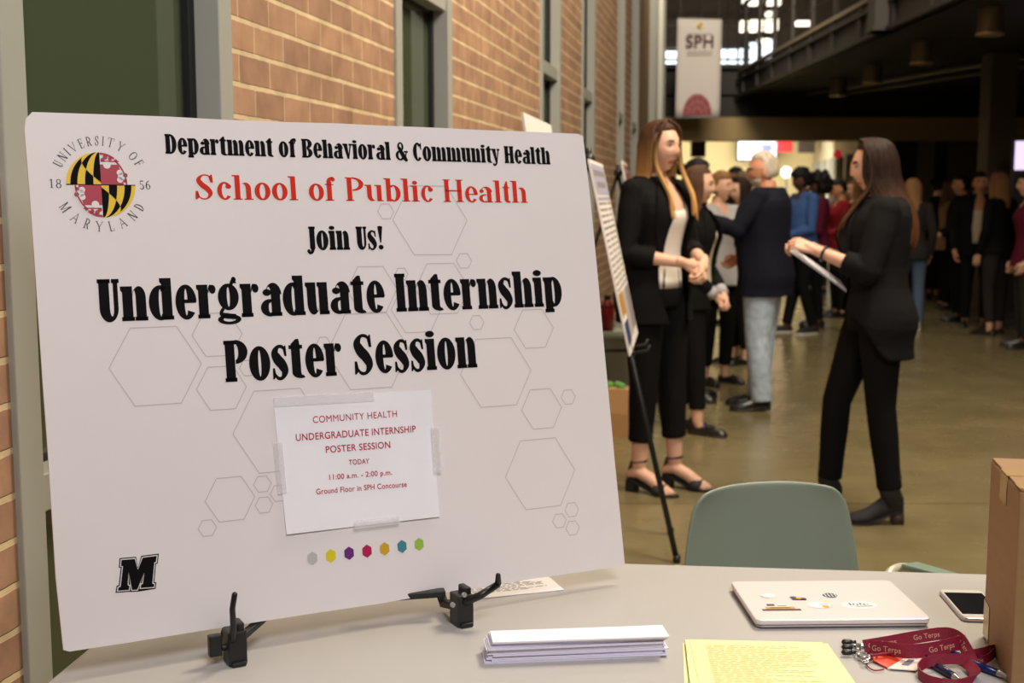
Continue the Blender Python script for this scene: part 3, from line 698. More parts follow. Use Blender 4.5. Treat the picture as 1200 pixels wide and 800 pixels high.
# ------------------------------------------------------------------ taped notice
NC = [uv(335, 626), uv(514, 605), uv(504, 457), uv(320, 467)]
nt_ = tag(empty('paper_notice', (0, 0, 0), matrix=SB), 'white paper notice with red text taped onto the big white sign', 'paper')
paper = mat('paper_white', srgb(238, 236, 242), .6, bump=.06, scale=30)
def bil(s, t):
    a = Vector((*NC[0], 0)).lerp(Vector((*NC[1], 0)), s); b = Vector((*NC[3], 0)).lerp(Vector((*NC[2], 0)), s); return a.lerp(b, t)
def nz(s, t): return .0016+.010*max(0, .45-t)**1.6*(.4+.6*abs(s-.45)*2)+.004*max(0, s-.85)*6*t*.5+.0015*math.sin(s*9)*math.sin(t*7)*.4
q = MB(); n = 14; top = [(lambda p: (p.x, p.y, nz(i/n, j/n)))(bil(i/n, j/n)) for j in range(n+1) for i in range(n+1)]
bot = [(x, y, z-.0009) for x, y, z in top]; fs = []
N1 = n+1
for j in range(n):
    for i in range(n): a = j*N1+i; fs += [(a, a+1, a+1+N1, a+N1), (a+N1*N1, a+N1+N1*N1, a+1+N1+N1*N1, a+1+N1*N1)]
ed = [i for i in range(N1)]+[j*N1+n for j in range(1, N1)]+[n*N1+i for i in range(n-1, -1, -1)]+[j*N1 for j in range(n-1, 0, -1)]
for k in range(len(ed)): a, b = ed[k], ed[(k+1) % len(ed)]; fs.append((a, a+N1*N1, b+N1*N1, b))
q.add(top+bot, fs); q.build('sheet', paper, nt_, smooth=False)
def inv_bil(u, v):
    s = t = .5
    for _ in range(20):
        p = bil(s, t); e = 1e-3; ds = (bil(s+e, t)-p)/e; dt = (bil(s, t+e)-p)/e; det = ds.x*dt.y-ds.y*dt.x
        rx, ry = u-p.x, v-p.y; s += (rx*dt.y-ry*dt.x)/det; t += (ds.x*ry-ds.y*rx)/det
    return s, t
q = MB()
for text, pl, pr, cap_px, bold in (('COMMUNITY HEALTH', (366.5, 495.5), (464.8, 488.2), 8.2, 0), ('UNDERGRADUATE INTERNSHIP', (346.5, 516.5), (487, 506), 8.4, .010), ('POSTER SESSION', (381.5, 530.5), (457, 524.5), 8.2, .010),
                         ('TODAY', (408.5, 544.5), (432.5, 542.8), 6.2, .012), ('11:00 a.m. - 2:00 p.m.', (385.5, 562), (459, 556), 6.4, .012), ('Ground Floor in SPH Concourse', (370, 579), (476, 570), 6.6, .012)):
    ps, wd = sans(text, bold); p0, p1 = Vector((*uv(*pl), 0)), Vector((*uv(*pr), 0)); up = Vector((*uv(pl[0]-cap_px*.06, pl[1]-cap_px), 0))-p0
    for p in ps:
        pts = []
        for a, b in p:
            w_ = p0.lerp(p1, a/wd)+up*b; s, t = inv_bil(w_.x, w_.y); pts.append((w_.x, w_.y, nz(s, t)+.0006))
        q.add(pts, [tuple(range(len(pts)))])
q.build('notice_text', mat('notice_red', srgb(176, 24, 50), .5), nt_, fix=False)
tp = mat('clear_tape', srgb(236, 233, 236), .3); tp.node_tree.nodes['Principled BSDF'].inputs['Alpha'].default_value = .28
for (s0, t0, s1, t1, za) in ((.0, .94, .62, 1.015, .0042), (.42, -.015, .72, .045, .0105), (.975, .35, 1.03, .72, .0105), (-.03, .30, .025, .68, .0046)):
    a, b, c, d = bil(s0, t0), bil(s1, t0), bil(s1, t1), bil(s0, t1); q = MB(); q.add([(p.x, p.y, za) for p in (a, b, c, d)]+[(p.x, p.y, za-.0003) for p in (a, b, c, d)], [(0, 1, 2, 3), (7, 6, 5, 4), (0, 4, 5, 1), (1, 5, 6, 2), (2, 6, 7, 3), (3, 7, 4, 0)]); q.build('tape', tp, nt_)

# ------------------------------------------------------------------ tabletop easel
plas = mat('black_plastic', (.008, .008, .009), .38)
te = tag(empty('tabletop_easel', tuple(on_z(405, 745, TZ))), 'small black folding tabletop easel holding the big white sign', 'easel')
ti = te.location.copy()
apex = SB @ V(.50, .50, -.040)-ti
ex = SB.to_3x3() @ V(1, 0, 0); ey = SB.to_3x3() @ V(0, 1, 0); en = SN; exh = V(ex.x, ex.y, 0).normalized(); enh = V(en.x, en.y, 0).normalized()
RM = Matrix((exh, enh, V(0, 0, 1))).transposed()
feet = []
for fx, fy, knob in ((276, 776, True), (541, 731, False)):
    P = on_z(fx, fy, TZ)-ti; feet.append(P)
    c = P+V(0, 0, .028)
    q = MB(); q.box(c, (.030, .036, .056), rot=RM); q.box(c+exh*.006+V(0, 0, .03), (.012, .03, .02), rot=RM); q.box(P+V(0, 0, .004)+enh*.004, (.024, .04, .008), rot=RM)
    h = q.build('holder', plas, te, bevel=.003)
    q = MB(); s = P+enh*.018+V(0, 0, .045)
    if knob: q.tube([s-exh*.008, s-exh*.010+enh*.012+V(0, 0, .025), s-exh*.012+enh*.016+V(0, 0, .055), s-exh*.009+enh*.02+V(0, 0, .078)], [.0055, .005, .0045, .0045], 8, round_ends=True)
    else: q.tube([s-enh*.0, s+exh*.02+enh*.014+V(0, 0, .012), s+exh*.052+enh*.018+V(0, 0, .028), s+exh*.052+enh*.018+V(0, 0, .030), s+exh*.050+enh*.022+V(0, 0, .045)], [.007, .007, .006, .006, .0045], 8, round_ends=True)
    q.build('peg', plas, te, smooth=True)
    if knob:
        q = MB(); q.box(c-exh*.032+V(0, 0, .006), (.020, .014, .034), rot=RM); q.tube([c-exh*.022, c-exh*.010], .006, 10); q.build('knob', plas, te, bevel=.003)
    else:
        q = MB(); 
        for o in (V(0, 0, .030)-exh*.004, V(0, 0, .016)-exh*.026): q.tube([c+o+enh*.017, c+o+enh*.021], .0045, 10)
        q.build('rivet', mat('steel', (.5, .5, .5), .3, 1), te, smooth=False)
    q = MB(); lz = (SBi @ (P+ti+V(0, 0, .03))); b0 = SB @ V(lz.x, max(lz.y, -.03), -.022)-ti; q.bar(P+V(0, 0, .03), b0, .018, .012); q.bar(b0, apex, .018, .012); q.build('leg', plas, te, bevel=.002)
for k_ in (0,):
    q = MB(); s0 = feet[0]+V(0, 0, .032)-enh*.015+exh*.012; q.bar(s0, s0+exh*.085-enh*.085+V(0, 0, .012), .014, .010); q.build('spreader', plas, te, bevel=.002)
rear = V(apex.x, apex.y, 0)-enh*.20; rear.z = TZ-ti.z
q = MB(); q.bar(apex, rear+V(0, 0, .008), .018, .012); q.ell(rear+V(0, 0, .008), .009); q.build('leg', plas, te)
q = MB(); q.ell(apex, (.028, .028, .03)); q.build('hinge', plas, te, smooth=True)
a_, b_ = feet[1]+V(0, 0, .045)-enh*.015-exh*.01, feet[0]+V(0, 0, .04)-enh*.02+exh*.03
q = MB(); q.bar(a_-enh*.03, a_.lerp(b_, .42)-enh*.07, .02, .012); q.build('spreader', plas, te, bevel=.002)

# ------------------------------------------------------------------ papers on the table
ink_l = mat('print_grey', srgb(120, 118, 128), .6); ink_y = mat('print_olive', srgb(214, 202, 140), .6)
def sheet_thing(name, M, w, h, th, m, label, group=None, lines=0, lm=None, margin=.02, curl=0, skew=0):
    t = tag(empty(name, (0, 0, 0), matrix=M), label, 'paper', group)
    q = MB(); n = 8; vs = []; fs = []
    for zz in (th, 0):
        for j in range(n+1):
            for i in range(n+1): s, r = i/n, j/n; vs.append((s*w+skew*r, r*h, zz+curl*(abs(s-.5)*2)**3))
    K = n+1
    for j in range(n):
        for i in range(n): a = j*K+i; fs += [(a, a+1, a+1+K, a+K), (a+K*K, a+K+K*K, a+1+K+K*K, a+1+K*K)]
    ed = [i for i in range(K)]+[j*K+n for j in range(1, K)]+[n*K+i for i in range(n-1, -1, -1)]+[j*K for j in range(n-1, 0, -1)]
    for k in range(len(ed)): a, b = ed[k], ed[(k+1) % len(ed)]; fs.append((a, a+K*K, b+K*K, b))
    q.add(vs, fs); q.build('sheet', m, t)
    if lines:
        q = MB(); rnd = random.Random(len(label))
        for k in range(lines):
            y = h-margin-(h-2*margin)*(k+.5)/lines; x1 = w-margin-rnd.random()**2*(w*.45); hh = (h-2*margin)/lines*.36; x = margin
            while x < x1:
                ww = rnd.uniform(.006, .02); q.add([(x, y, th+.0004), (min(x+ww, x1), y, th+.0004), (min(x+ww, x1), y+hh, th+.0004), (x, y+hh, th+.0004)], [(0, 1, 2, 3)]); x += ww+.0035
        q.build('printed_lines', lm or ink_l, t, fix=False)
    return t
# stack of folded handouts
pa, pb = on_z(566, 778, TZ), on_z(788, 769, TZ); pd = V(pb.x-pa.x, pb.y-pa.y, 0).normalized(); ln = (pb-pa).length
lav_p = mat('handout_paper', srgb(226, 222, 238), .6); rnd = random.Random(3)
z = TZ
for k in range(13):
    th = .0026; jx, jy, ja = rnd.uniform(-.006, .007), rnd.uniform(-.004, .004), rnd.uniform(-.016, .016)
    if k == 0: jx = -.010
    d = V(pd.x*math.cos(ja)-pd.y*math.sin(ja), pd.x*math.sin(ja)+pd.y*math.cos(ja), 0)
    o = pa+pd*(jx+.012-k*.0002)+V(-pd.y, pd.x, 0)*(jy+.0)
    M = frame((o.x, o.y, z), d, (-d.y, d.x, 0))
    if k < 12: sheet_thing('folded_handout', M, ln-.022, .052, th-.0002, lav_p, 'folded white handout in the neat stack in front of the sign, below the top one', 'folded handouts in the stack', curl=.0)
    else: sheet_thing('folded_handout', M, ln-.022, .052, th, paper, 'topmost white folded handout on the stack in front of the sign', 'folded handouts in the stack')
    z += th+.0002
# single sheet behind the easel
a = on_z(546, 703, TZ+.001); b = on_z(661, 691, TZ+.001); d = (b-a).normalized()
sheet_thing('printed_sheet', frame((a.x, a.y, TZ+.0006), d, (-d.y, d.x, 0)), (b-a).length, .215, .0012, paper, 'loose printed white sheet lying behind the right foot of the tabletop easel', None, 26, ink_l, .022)
# yellow sheets
ym = mat('yellow_paper', srgb(246, 238, 172), .6); rnd = random.Random(5)
a = on_z(803, 752, TZ+.003); b = on_z(975, 755, TZ+.003); d = (b-a).normalized()
for k in range(7):
    ja = (-.075, .02, .05, -.02, .0, -.05, -.012)[k]; dd = V(d.x*math.cos(ja)-d.y*math.sin(ja), d.x*math.sin(ja)+d.y*math.cos(ja), 0)
    up = V(-dd.y, dd.x, 0); tl = a+d*((-.004, .004, .016, .002, .010, .0, .006)[k])+V(0, (0, -.003, -.008, -.002, -.005, .001, -.001)[k], 0)
    o = tl-up*.279; M = frame((o.x, o.y, TZ+.0005+k*.0011), dd, up)
    if k < 6: sheet_thing('yellow_flyer', M, .216, .279, .0009, ym, 'pale yellow printed flyer inside the fanned pile, under the top sheet', 'yellow flyers in the pile')
    else: sheet_thing('yellow_flyer', M, .216, .279, .0009, ym, 'topmost pale yellow printed flyer of the pile by the table edge', 'yellow flyers in the pile', 34, ink_y, .024)

# ------------------------------------------------------------------ laptop
lp = on_z(886, 727, TZ+.016); lq = on_z(1092, 725, TZ+.016); ld = V(lq.x-lp.x, lq.y-lp.y, 0).normalized(); lw = (lq-lp).length; lh = .216
LM = frame((lp.x, lp.y, TZ), ld, (-ld.y, ld.x, 0))
lt = tag(empty('laptop', (0, 0, 0), matrix=LM), 'closed silver laptop with stickers on its lid, on the grey table', 'laptop')
silver = mat('silver_lid', srgb(222, 214, 212), .38, .15); 
q = MB(); q.prism(rrect(lw, lh, .012), .0075, .0165); q.build('lid', silver, lt, bevel=.0025)
q = MB(); q.prism(rrect(lw-.004, lh-.004, .012, 5, .002, .002), .0022, .0070); q.build('base', mat('silver_base', srgb(176, 168, 172), .35, .4), lt, bevel=.002)
q = MB()
for x in (.02, lw-.02):
    for y in (.02, lh-.02): q.tube([(x, y, 0), (x, y, .003)], .006, 10)
q.build('rubber_foot', gasket, lt)
LMi = LM.inverted()
def lid(px, py): p = LMi @ on_z(px, py, TZ+.0168); return p.x, p.y
navy = mat('sticker_navy', srgb(62, 72, 92), .5); orange = mat('sticker_orange', srgb(222, 164, 70), .5); maroon = mat('sticker_maroon', srgb(92, 58, 52), .5); swh = mat('sticker_white', srgb(240, 238, 238), .45)
def sticker(px, py, rx, ry, mats, draw, label):
    x, y = lid(px, py); q = MB(); z0 = .0168
    def E(cx, cy, ax, ay, m, lv): q.flat([[(x+cx*rx+ax*rx*math.cos(2*PI*k/20), y+cy*ry+ay*ry*math.sin(2*PI*k/20)) for k in range(20)]], z0+lv*.0003, m)
    def Rr(x0, y0, x1, y1, m, lv): q.flat([[(x+x0*rx, y+y0*ry), (x+x1*rx, y+y0*ry), (x+x1*rx, y+y1*ry), (x+x0*rx, y+y1*ry)]], z0+lv*.0003, m)
    draw(E, Rr); tag(q.build('sticker', mats, lt, fix=False), label)
sticker(972.5, 697.5, .015, .015, [swh, navy], lambda E, R: (E(0, 0, 1, 1, 0, 0), E(0, 0, .9, .9, 1, 1), *[R(-.6+.4*k, -.6, -.5+.4*k, .6, 0, 2) for k in range(4)]), 'round navy sticker')
sticker(1007, 708.5, .031, .020, [swh, navy], lambda E, R: (E(0, 0, 1, 1, 0, 0), *[R(-.55+.2*k, -.1+.1*(k % 2), -.45+.2*k, .5-.15*(k % 3), 1, 1) for k in range(6)], R(-.3, -.45, .7, -.3, 1, 1)), 'large oval white sticker')
sticker(961, 709, .022, .018, [swh, orange, mat('sticker_grey', srgb(206, 204, 206), .5)], lambda E, R: (E(0, 0, 1, 1, 2, 0), E(-.05, .05, .9, .9, 0, 1), R(.1, -.7, .6, -.1, 1, 2), R(.1, .2, .7, .35, 1, 2)), 'round white and gold sticker')
sticker(914, 711.5, .034, .017, [maroon, orange, swh], lambda E, R: (R(-1, -1, 1, -.45, 0, 0), R(-.75, -.35, .75, .2, 1, 1), R(-.6, .2, .55, .65, 2, 1), R(-.6, .4, -.2, 1, 0, 2), R(-.1, .35, .4, .5, 0, 2), R(-.55, -.2, .55, -.05, 0, 2)), 'orange and maroon building sticker')
sticker(935, 701, .015, .014, [maroon, orange, navy], lambda E, R: (E(0, 0, .8, .6, 0, 0), E(-.4, .3, .5, .5, 2, 1), E(.5, -.2, .5, .5, 0, 1), E(.1, .1, .35, .35, 1, 2), R(-.8, -.7, .9, -.4, 0, 1)), 'small brown cluster sticker')
sticker(900, 698, .014, .012, [swh, mat('sticker_grey', (1, 1, 1))], lambda E, R: (E(0, 0, 1, 1, 1, 0), E(.05, .08, .93, .9, 0, 1), R(-1, -.3, -.6, .1, 1, 2)), 'small round white sticker')

# ------------------------------------------------------------------ phone
f0 = on_z(1131, 723.5, TZ+.008); f1 = on_z(1101, 689, TZ+.008); up = V(f1.x-f0.x, f1.y-f0.y, 0).normalized(); rt = V(up.y, -up.x, 0)
PM = frame((f0.x-.004*rt.x, f0.y, TZ), rt, up)
ph = tag(empty('smartphone', (0, 0, 0), matrix=PM), 'white-bezel smartphone lying face up between laptop and cardboard box', 'phone')
q = MB(); q.prism(rrect(.078, .158, .012), 0, .0075); q.build('body', mat('phone_body', srgb(206, 200, 210), .3, .5), ph, bevel=.002)
q = MB(); q.prism(rrect(.074, .154, .010, 5, .002, .002), .0075, .0081); q.build('bezel', mat('phone_bezel', srgb(236, 234, 232), .2), ph)
q = MB(); q.prism(rrect(.068, .118, .001, 2, .005, .020), .0081, .0084); q.build('screen', mat('phone_screen', (.012, .013, .018), .08), ph)
q = MB(); q.prism([(.039+.0055*math.cos(k*PI/8), .011+.0055*math.sin(k*PI/8)) for k in range(16)], .0081, .0083); q.build('home_button', mat('phone_button', srgb(214, 212, 210), .3), ph)

# ------------------------------------------------------------------ cardboard box
card = mat('cardboard', srgb(154, 119, 80), .75, var=.06, scale=9, stretch=(1, 1, 6))
bn = on_z(1184, 806, TZ); bf = on_z(1152, 745, TZ); bdv = V(bf.x-bn.x, bf.y-bn.y, 0); bl = bdv.length; bdv.normalize(); brt = V(bdv.y, -bdv.x, 0)
CM = frame((bn.x, bn.y, TZ), brt, bdv)
cbx = tag(empty('cardboard_box', (0, 0, 0), matrix=CM), 'brown taped cardboard box standing on the right end of the table', 'box')
bh = .300; bw_ = .30
q = MB(); q.box((bw_/2, bl/2, bh/2), (bw_, bl, bh)); q.build('carton', card, cbx, bevel=.003)
q = MB(); q.box((bw_/2, bl/4-.001, bh+.002), (bw_-.004, bl/2-.003, .004)); q.box((bw_/2, bl*3/4+.001, bh+.002), (bw_-.004, bl/2-.003, .004)); q.build('flap', card, cbx, bevel=.001)
for c_, d_ in (((bw_/2, bl/2, bh+.0046), (bw_+.003, .05, .0012)), ((-.0008, bl/2, bh-.02), (.0012, .05, .045)), ((-.0008, bl-.025, .035), (.001, .045, .06)), ((.03, .02, bh+.0046), (.06, .036, .001))):
    q = MB(); q.box(c_, d_); q.build('packing_tape', mat('packing_tape', srgb(190, 158, 110), .2), cbx)

# ------------------------------------------------------------------ lanyard, keys, badge, pens
ly0 = on_z(1080, 772, TZ); ly = tag(empty('lanyard', (ly0.x, ly0.y, TZ)), 'crimson printed neck lanyard with badge and clips, heaped beside the cardboard box', 'lanyard')
def L(px, py, z): p = on_z(px, py, TZ+z); return V(p.x-ly0.x, p.y-ly0.y, z)
lanm = mat('lanyard_crimson', srgb(134, 17, 47), .65, bump=.15, scale=300); lant = mat('lanyard_print', srgb(206, 150, 128), .6)
def ribbon(pts, wdirs, w, name, text=None, rep=3):
    P = smoothpath(pts, 7); W = smoothpath(wdirs, 7); q = MB(); vs = []; fs = []; nrm = []
    for i, p in enumerate(P):
        t = (P[min(i+1, len(P)-1)]-P[max(i-1, 0)]).normalized(); wd = (W[i]-t*W[i].dot(t)).normalized(); n = t.cross(wd).normalized(); nrm.append((p, t, wd, n))
        for a, b in ((-1, -1), (1, -1), (1, 1), (-1, 1)): vs.append(p+wd*a*w/2+n*b*.0008)
    for i in range(len(P)-1):
        for k in range(4): a = i*4+k; b = i*4+(k+1) % 4; fs.append((a, b, b+4, a+4))
    fs += [(0, 1, 2, 3), tuple(len(vs)-4+k for k in range(4))]
    q.add(vs, fs); o = q.build(name, lanm, ly, smooth=False)
    if text:
        ln_ = [0]
        for i in range(1, len(P)): ln_.append(ln_[-1]+(P[i]-P[i-1]).length)
        ps, wd_ = sans(text, .015); cap = w*.40; q = MB(); step = ln_[-1]/rep
        for r_ in range(rep):
            for sgn in (1, -1):
                for p in ps:
                    pts_ = []
                    for a, b in p:
                        s = min(step*(r_+.1)+a*cap*1.0, ln_[-1]-1e-4); i = next(k for k in range(1, len(P)) if ln_[k] >= s); f = (s-ln_[i-1])/(ln_[i]-ln_[i-1]+1e-9)
                        pp = nrm[i-1][0].lerp(nrm[i][0], f); tt, ww, nn = nrm[i][1:]; pts_.append(pp+ww*(sgn*(b-.5)*cap)+nn*sgn*.0014)
                    q.add(pts_, [tuple(range(len(pts_)))])
        q.build('strap_print', lant, o, fix=False)
    return o
up_ = V(0, .25, 1)
ribbon([L(1016, 758, .010), L(1040, 760, .016), L(1066, 763, .020), L(1095, 760, .022), L(1120, 754, .024), L(1132, 752, .020)], [up_, up_, up_, up_, up_, V(.2, .6, 1)], .022, 'strap', 'Go Terps', 2)
ribbon([L(1012, 757, .012), L(1042, 752, .020), L(1075, 746, .026), L(1108, 742, .030), L(1124, 748, .028), L(1134, 764, .018), L(1140, 778, .008)], [up_, up_, up_, up_, V(.4, .4, 1), V(.7, .2, .8), V(.9, .1, .3)], .020, 'strap', 'Go Terps', 3)
ribbon([L(1136, 766, .012), L(1150, 773, .010), L(1162, 768, .010), L(1166, 760, .014), L(1150, 764, .018), L(1130, 768, .014)], [up_]*6, .014, 'strap', 'Terps', 2)
ribbon([L(1136, 772, .016), L(1110, 772, .018), L(1085, 776, .014), L(1076, 786, .010), L(1086, 796, .008), L(1104, 801, .008)], [V(0, .3, 1)]*6, .016, 'strap')
ribbon([L(1104, 801, .008), L(1122, 803, .007), L(1140, 797, .007), L(1142, 786, .010), L(1132, 776, .012)], [V(0, .4, 1), V(0, .4, 1), V(.5, .4, .8), V(.9, .1, .5), V(.8, .2, .6)], .018, 'strap', 'Terps', 1)
steel = mat('steel', (.5, .5, .5), .3, 1)
q = MB()
def link(c, r, ax, wire=.0012):
    R = Vector(ax).to_track_quat('Z', 'Y').to_matrix(); q.tube([c+R @ V(math.cos(t*PI/6)*r, math.sin(t*PI/6)*r*.7, 0) for t in range(13)], wire, 6)
for k, (px, py) in enumerate(((1010, 757), (1004, 760), (1006, 766), (1012, 770), (1018, 769), (1024, 768), (1014, 775), (1001, 756))): link(L(px, py, .008), .0055, (.3*(k % 3), .4*(k % 2), 1), .0015)
q.tube([L(1003, 757, .010), L(1016, 757, .011)], .005, 10); q.tube([L(1006, 768, .006), L(1016, 774, .005), L(1022, 771, .006)], .003, 8)
q.build('clasp', steel, ly, smooth=True)
for py in (751, 757, 763):
    q = MB(); q.tube([L(989.5, py+1, .007), L(996, py+1, .007)], .0048, 10, round_ends=True); q.tube([L(996, py+1, .007), L(1003, py+1, .007)], .003, 8); q.build('cord_stopper', plas, ly, smooth=True)
q = MB(); c = [L(1020, 771, .006), L(1040, 782, .003), L(1066, 769, .006), L(1046, 760, .008)]
q.add([p for p in c]+[p-V(0, 0, .002) for p in c], [(0, 1, 2, 3), (7, 6, 5, 4), (0, 4, 5, 1), (1, 5, 6, 2), (2, 6, 7, 3), (3, 7, 4, 0)]); q.build('badge_holder', mat('badge_orange', srgb(226, 70, 40), .35), ly)
q = MB(); c = [L(1040, 782.5, .004), L(1074, 785, .004), L(1084, 771, .006), L(1064, 768, .007)]
q.add([p for p in c]+[p-V(0, 0, .0015) for p in c], [(0, 1, 2, 3), (7, 6, 5, 4), (0, 4, 5, 1), (1, 5, 6, 2), (2, 6, 7, 3), (3, 7, 4, 0)]); bc = q.build('badge_card', mat('badge_card', srgb(226, 216, 206), .4), ly)
q = MB(); m0 = [c[0].lerp(c[1], s).lerp(c[3].lerp(c[2], s), t)+V(0, 0, .001) for s, t in ((.3, .3), (.6, .3), (.6, .75), (.3, .75))]; q.add(m0, [(0, 1, 2, 3)]); q.build('badge_print', mat('badge_print', srgb(112, 108, 124), .5), bc, fix=False)
q = MB(); q.tube(smoothpath([L(1018, 772, .006), L(1016, 779, .004), L(1024, 785, .003), L(1036, 784, .004)], 5), .0011, 6); q.tube(smoothpath([L(1020, 768, .010), L(1034, 766, .012), L(1050, 764, .012)], 5), .002, 6); q.build('cord', lanm, ly, smooth=True)
def pen(p0, p1, m, label):
    p0, p1 = Vector(p0), Vector(p1); d = (p1-p0).normalized(); o = tag(empty('ballpoint_pen', p0), label, 'pen', None); Ln = (p1-p0).length; e = p1-p0
    q = MB(); q.tube([V(0, 0, 0), e*.08, e*.5, e*.80], [.0050, .0058, .0062, .0058], 14, round_ends=False); q.build('barrel', m, o, smooth=True)
    q = MB(); q.tube([e*.80, e*.84, e*.94, e], [.0056, .0052, .0026, .0010], 14); q.build('tip', steel, o, smooth=True)
    q = MB(); q.tube([-e*.06, V(0, 0, 0)], [.0030, .0032], 10); q.build('push_button', steel, o, smooth=True)
    q = MB(); n = V(0, 0, 1); q.bar(e*.04+n*.0078, e*.34+n*.0076, .004, .0016); q.bar(e*.04+n*.005, e*.06+n*.0078, .004, .003); q.build('clip', m, o)
penb = mat('pen_blue', srgb(24, 34, 92), .25); penk = mat('pen_dark', srgb(30, 34, 62), .3)
a = on_z(1100, 762, TZ+.007); b = on_z(1187, 795, TZ+.0066); pen(a, b, penb, 'dark blue ballpoint pen with metal tip pointing at the cardboard box')
a = on_z(1084, 772, TZ+.0066); b = on_z(1126, 797, TZ+.0066); pen(a, b, penk, 'dark navy pen lying inside the loop of the crimson lanyard')

# ------------------------------------------------------------------ green chair
chm = mat('chair_shell', srgb(136, 146, 130), .42, bump=.05, scale=220); frm = mat('chair_frame', srgb(206, 196, 172), .35, .2)
CY = 2.86; c0_ = at_y(900, 620, CY)
ch = tag(empty('plastic_chair', (c0_.x, CY, 0), .20), 'sage green plastic shell chair with writing arm, tucked behind the table', 'chair')
# shell: profile from seat front (towards the table, -y) up the back
prof = [(-.40, .425), (-.36, .44), (-.24, .435), (-.10, .43), (-.03, .455), (.0, .51), (.012, .58), (.022, .66), (.030, .72), (.034, .765), (.035, .792)]
hw = [.20, .215, .225, .228, .228, .226, .222, .212, .200, .190, .164]
q = MB(); n = 16
gridt = []
for (y, z), w_ in zip(prof, hw):
    row = []
    for i in range(n+1):
        s = -1+2*i/n; back = max(0, min(1, (z-.44)/.12))
        row.append(V(s*w_+ (.0), y-.045*back*abs(s)**2.4, z+.022*(1-back)*abs(s)**2.5-(.012*abs(s)**3 if z > .72 else 0)))
    gridt.append(row)
fsm = [[tuple(p) for p in r] for r in gridt]
vs = [p for r in fsm for p in r]; K = n+1; fs = [(j*K+i, j*K+i+1, (j+1)*K+i+1, (j+1)*K+i) for j in range(len(prof)-1) for i in range(n)]
q.add(vs, fs); sh = q.build('shell', chm, ch, smooth=True)
so = sh.modifiers.new('thick', 'SOLIDIFY'); so.thickness = .012; so.offset = 0
bb = sh.modifiers.new('sub', 'SUBSURF'); bb.levels = 1; bb.render_levels = 2
q = MB()
for s in (-1, 1):
    q.tube(smoothpath([(s*.20, -.36, .40), (s*.205, -.10, .405), (s*.212, .0, .44), (s*.214, .02, .54), (s*.210, .028, .60)], 5), .011, 10)
q.tube([(-.2, -.2, .40), (.2, -.2, .40)], .011, 10); q.build('frame', frm, ch, smooth=True)
for sx in (-1, 1):
    for y0, y1 in ((-.30, -.36), (-.02, .06)):
        q = MB(); q.tube([(sx*.205, y0, .40), (sx*.225, y1, .012)], .011, 10); q.ell((sx*.225, y1, .010), (.015, .015, .010)); q.build('leg', frm, ch, smooth=True)
chi = (Matrix.Translation(ch.location) @ Euler((0, 0, .20)).to_matrix().to_4x4()).inverted()
ap = [chi @ at_y(1042, 671, 2.62), chi @ at_y(1052, 661, 2.66), chi @ at_y(1090, 668, 2.60)]
q = MB(); q.tube(smoothpath([(.215, -.02, .44), (.25, -.05, .55), ap[0]+V(-.01, 0, -.02), ap[0]+V(.006, 0, .004), ap[1]+V(.02, 0, -.008), ap[2]+V(0, 0, -.010), ap[2]+V(.07, -.02, -.022)], 5), .010, 10); q.build('arm_tube', frm, ch, smooth=True)
c = [chi @ at_y(1056, 660, 2.62), chi @ at_y(1074, 657.5, 2.72), chi @ at_y(1128, 673, 2.56), chi @ at_y(1108, 673.5, 2.46)]
q = MB(); q.add([p for p in c]+[p-V(0, 0, .012) for p in c], [(0, 1, 2, 3), (7, 6, 5, 4), (0, 4, 5, 1), (1, 5, 6, 2), (2, 6, 7, 3), (3, 7, 4, 0)]); q.build('writing_arm', mat('arm_pad', srgb(128, 150, 134), .4), ch, bevel=.004)

# ------------------------------------------------------------------ floor easels with posters
ebl = mat('easel_black', (.010, .010, .010), .4)
foam = mat('poster_foam', srgb(236, 228, 220), .6); pl1 = mat('poster_lilac', srgb(178, 176, 196), .5); pl2 = mat('poster_grey', srgb(188, 178, 172), .5); pl3 = mat('poster_text', srgb(150, 140, 140), .5)
pl4 = mat('poster_amber', srgb(196, 140, 50), .5); pl5 = mat('poster_navy', srgb(50, 60, 110), .5); pl6 = mat('poster_maroon', srgb(150, 50, 56), .5)
def poster(B0, B1, T0, h, label, variant=0):
    M = frame(B0, Vector(B1)-Vector(B0), Vector(T0)-Vector(B0)); w = (Vector(B1)-Vector(B0)).length
    o = tag(empty('poster', (0, 0, 0), matrix=M), label, 'poster'); s = 1
    q = MB(); q.box((w/2, h/2, -.004), (w, h, .008)); q.build('foam_board', foam, o)
    q = MB(); rn = random.Random(variant+4)
    def pr(x0, y0, x1, y1, m, z=.0008): q.add([(x0*w, y0*h, z), (x1*w, y0*h, z), (x1*w, y1*h, z), (x0*w, y1*h, z)], [(0, 1, 2, 3)], m)
    pr(.02, .82, .98, .98, 0 if not variant else 4 if variant == 1 else 5) if variant != 2 else pr(.05, .78, .95, .84, 4); (pr(.1, .92, .9, .95, 2, .0014), pr(.2, .86, .8, .89, 2, .0014)) if variant != 2 else 0
    for cx in (.03, .35, .67):
        y = .78
        while y > .33: pr(cx, y-.012, cx+.30-rn.random()*.08, y, 2); y -= .032
        pr(cx, .79, cx+.30, .81, 0)
    pr(.03, .19, .33, .31, 3); pr(.35, .05, .65, .30, 5 if variant else 1); pr(.67, .06, .97, .30, 2 if not variant else 3); pr(.03, .04, .33, .16, 5)
    q.build('printed_panels', [pl1, pl2, pl3, pl4, pl6, pl5], o, fix=False); return o
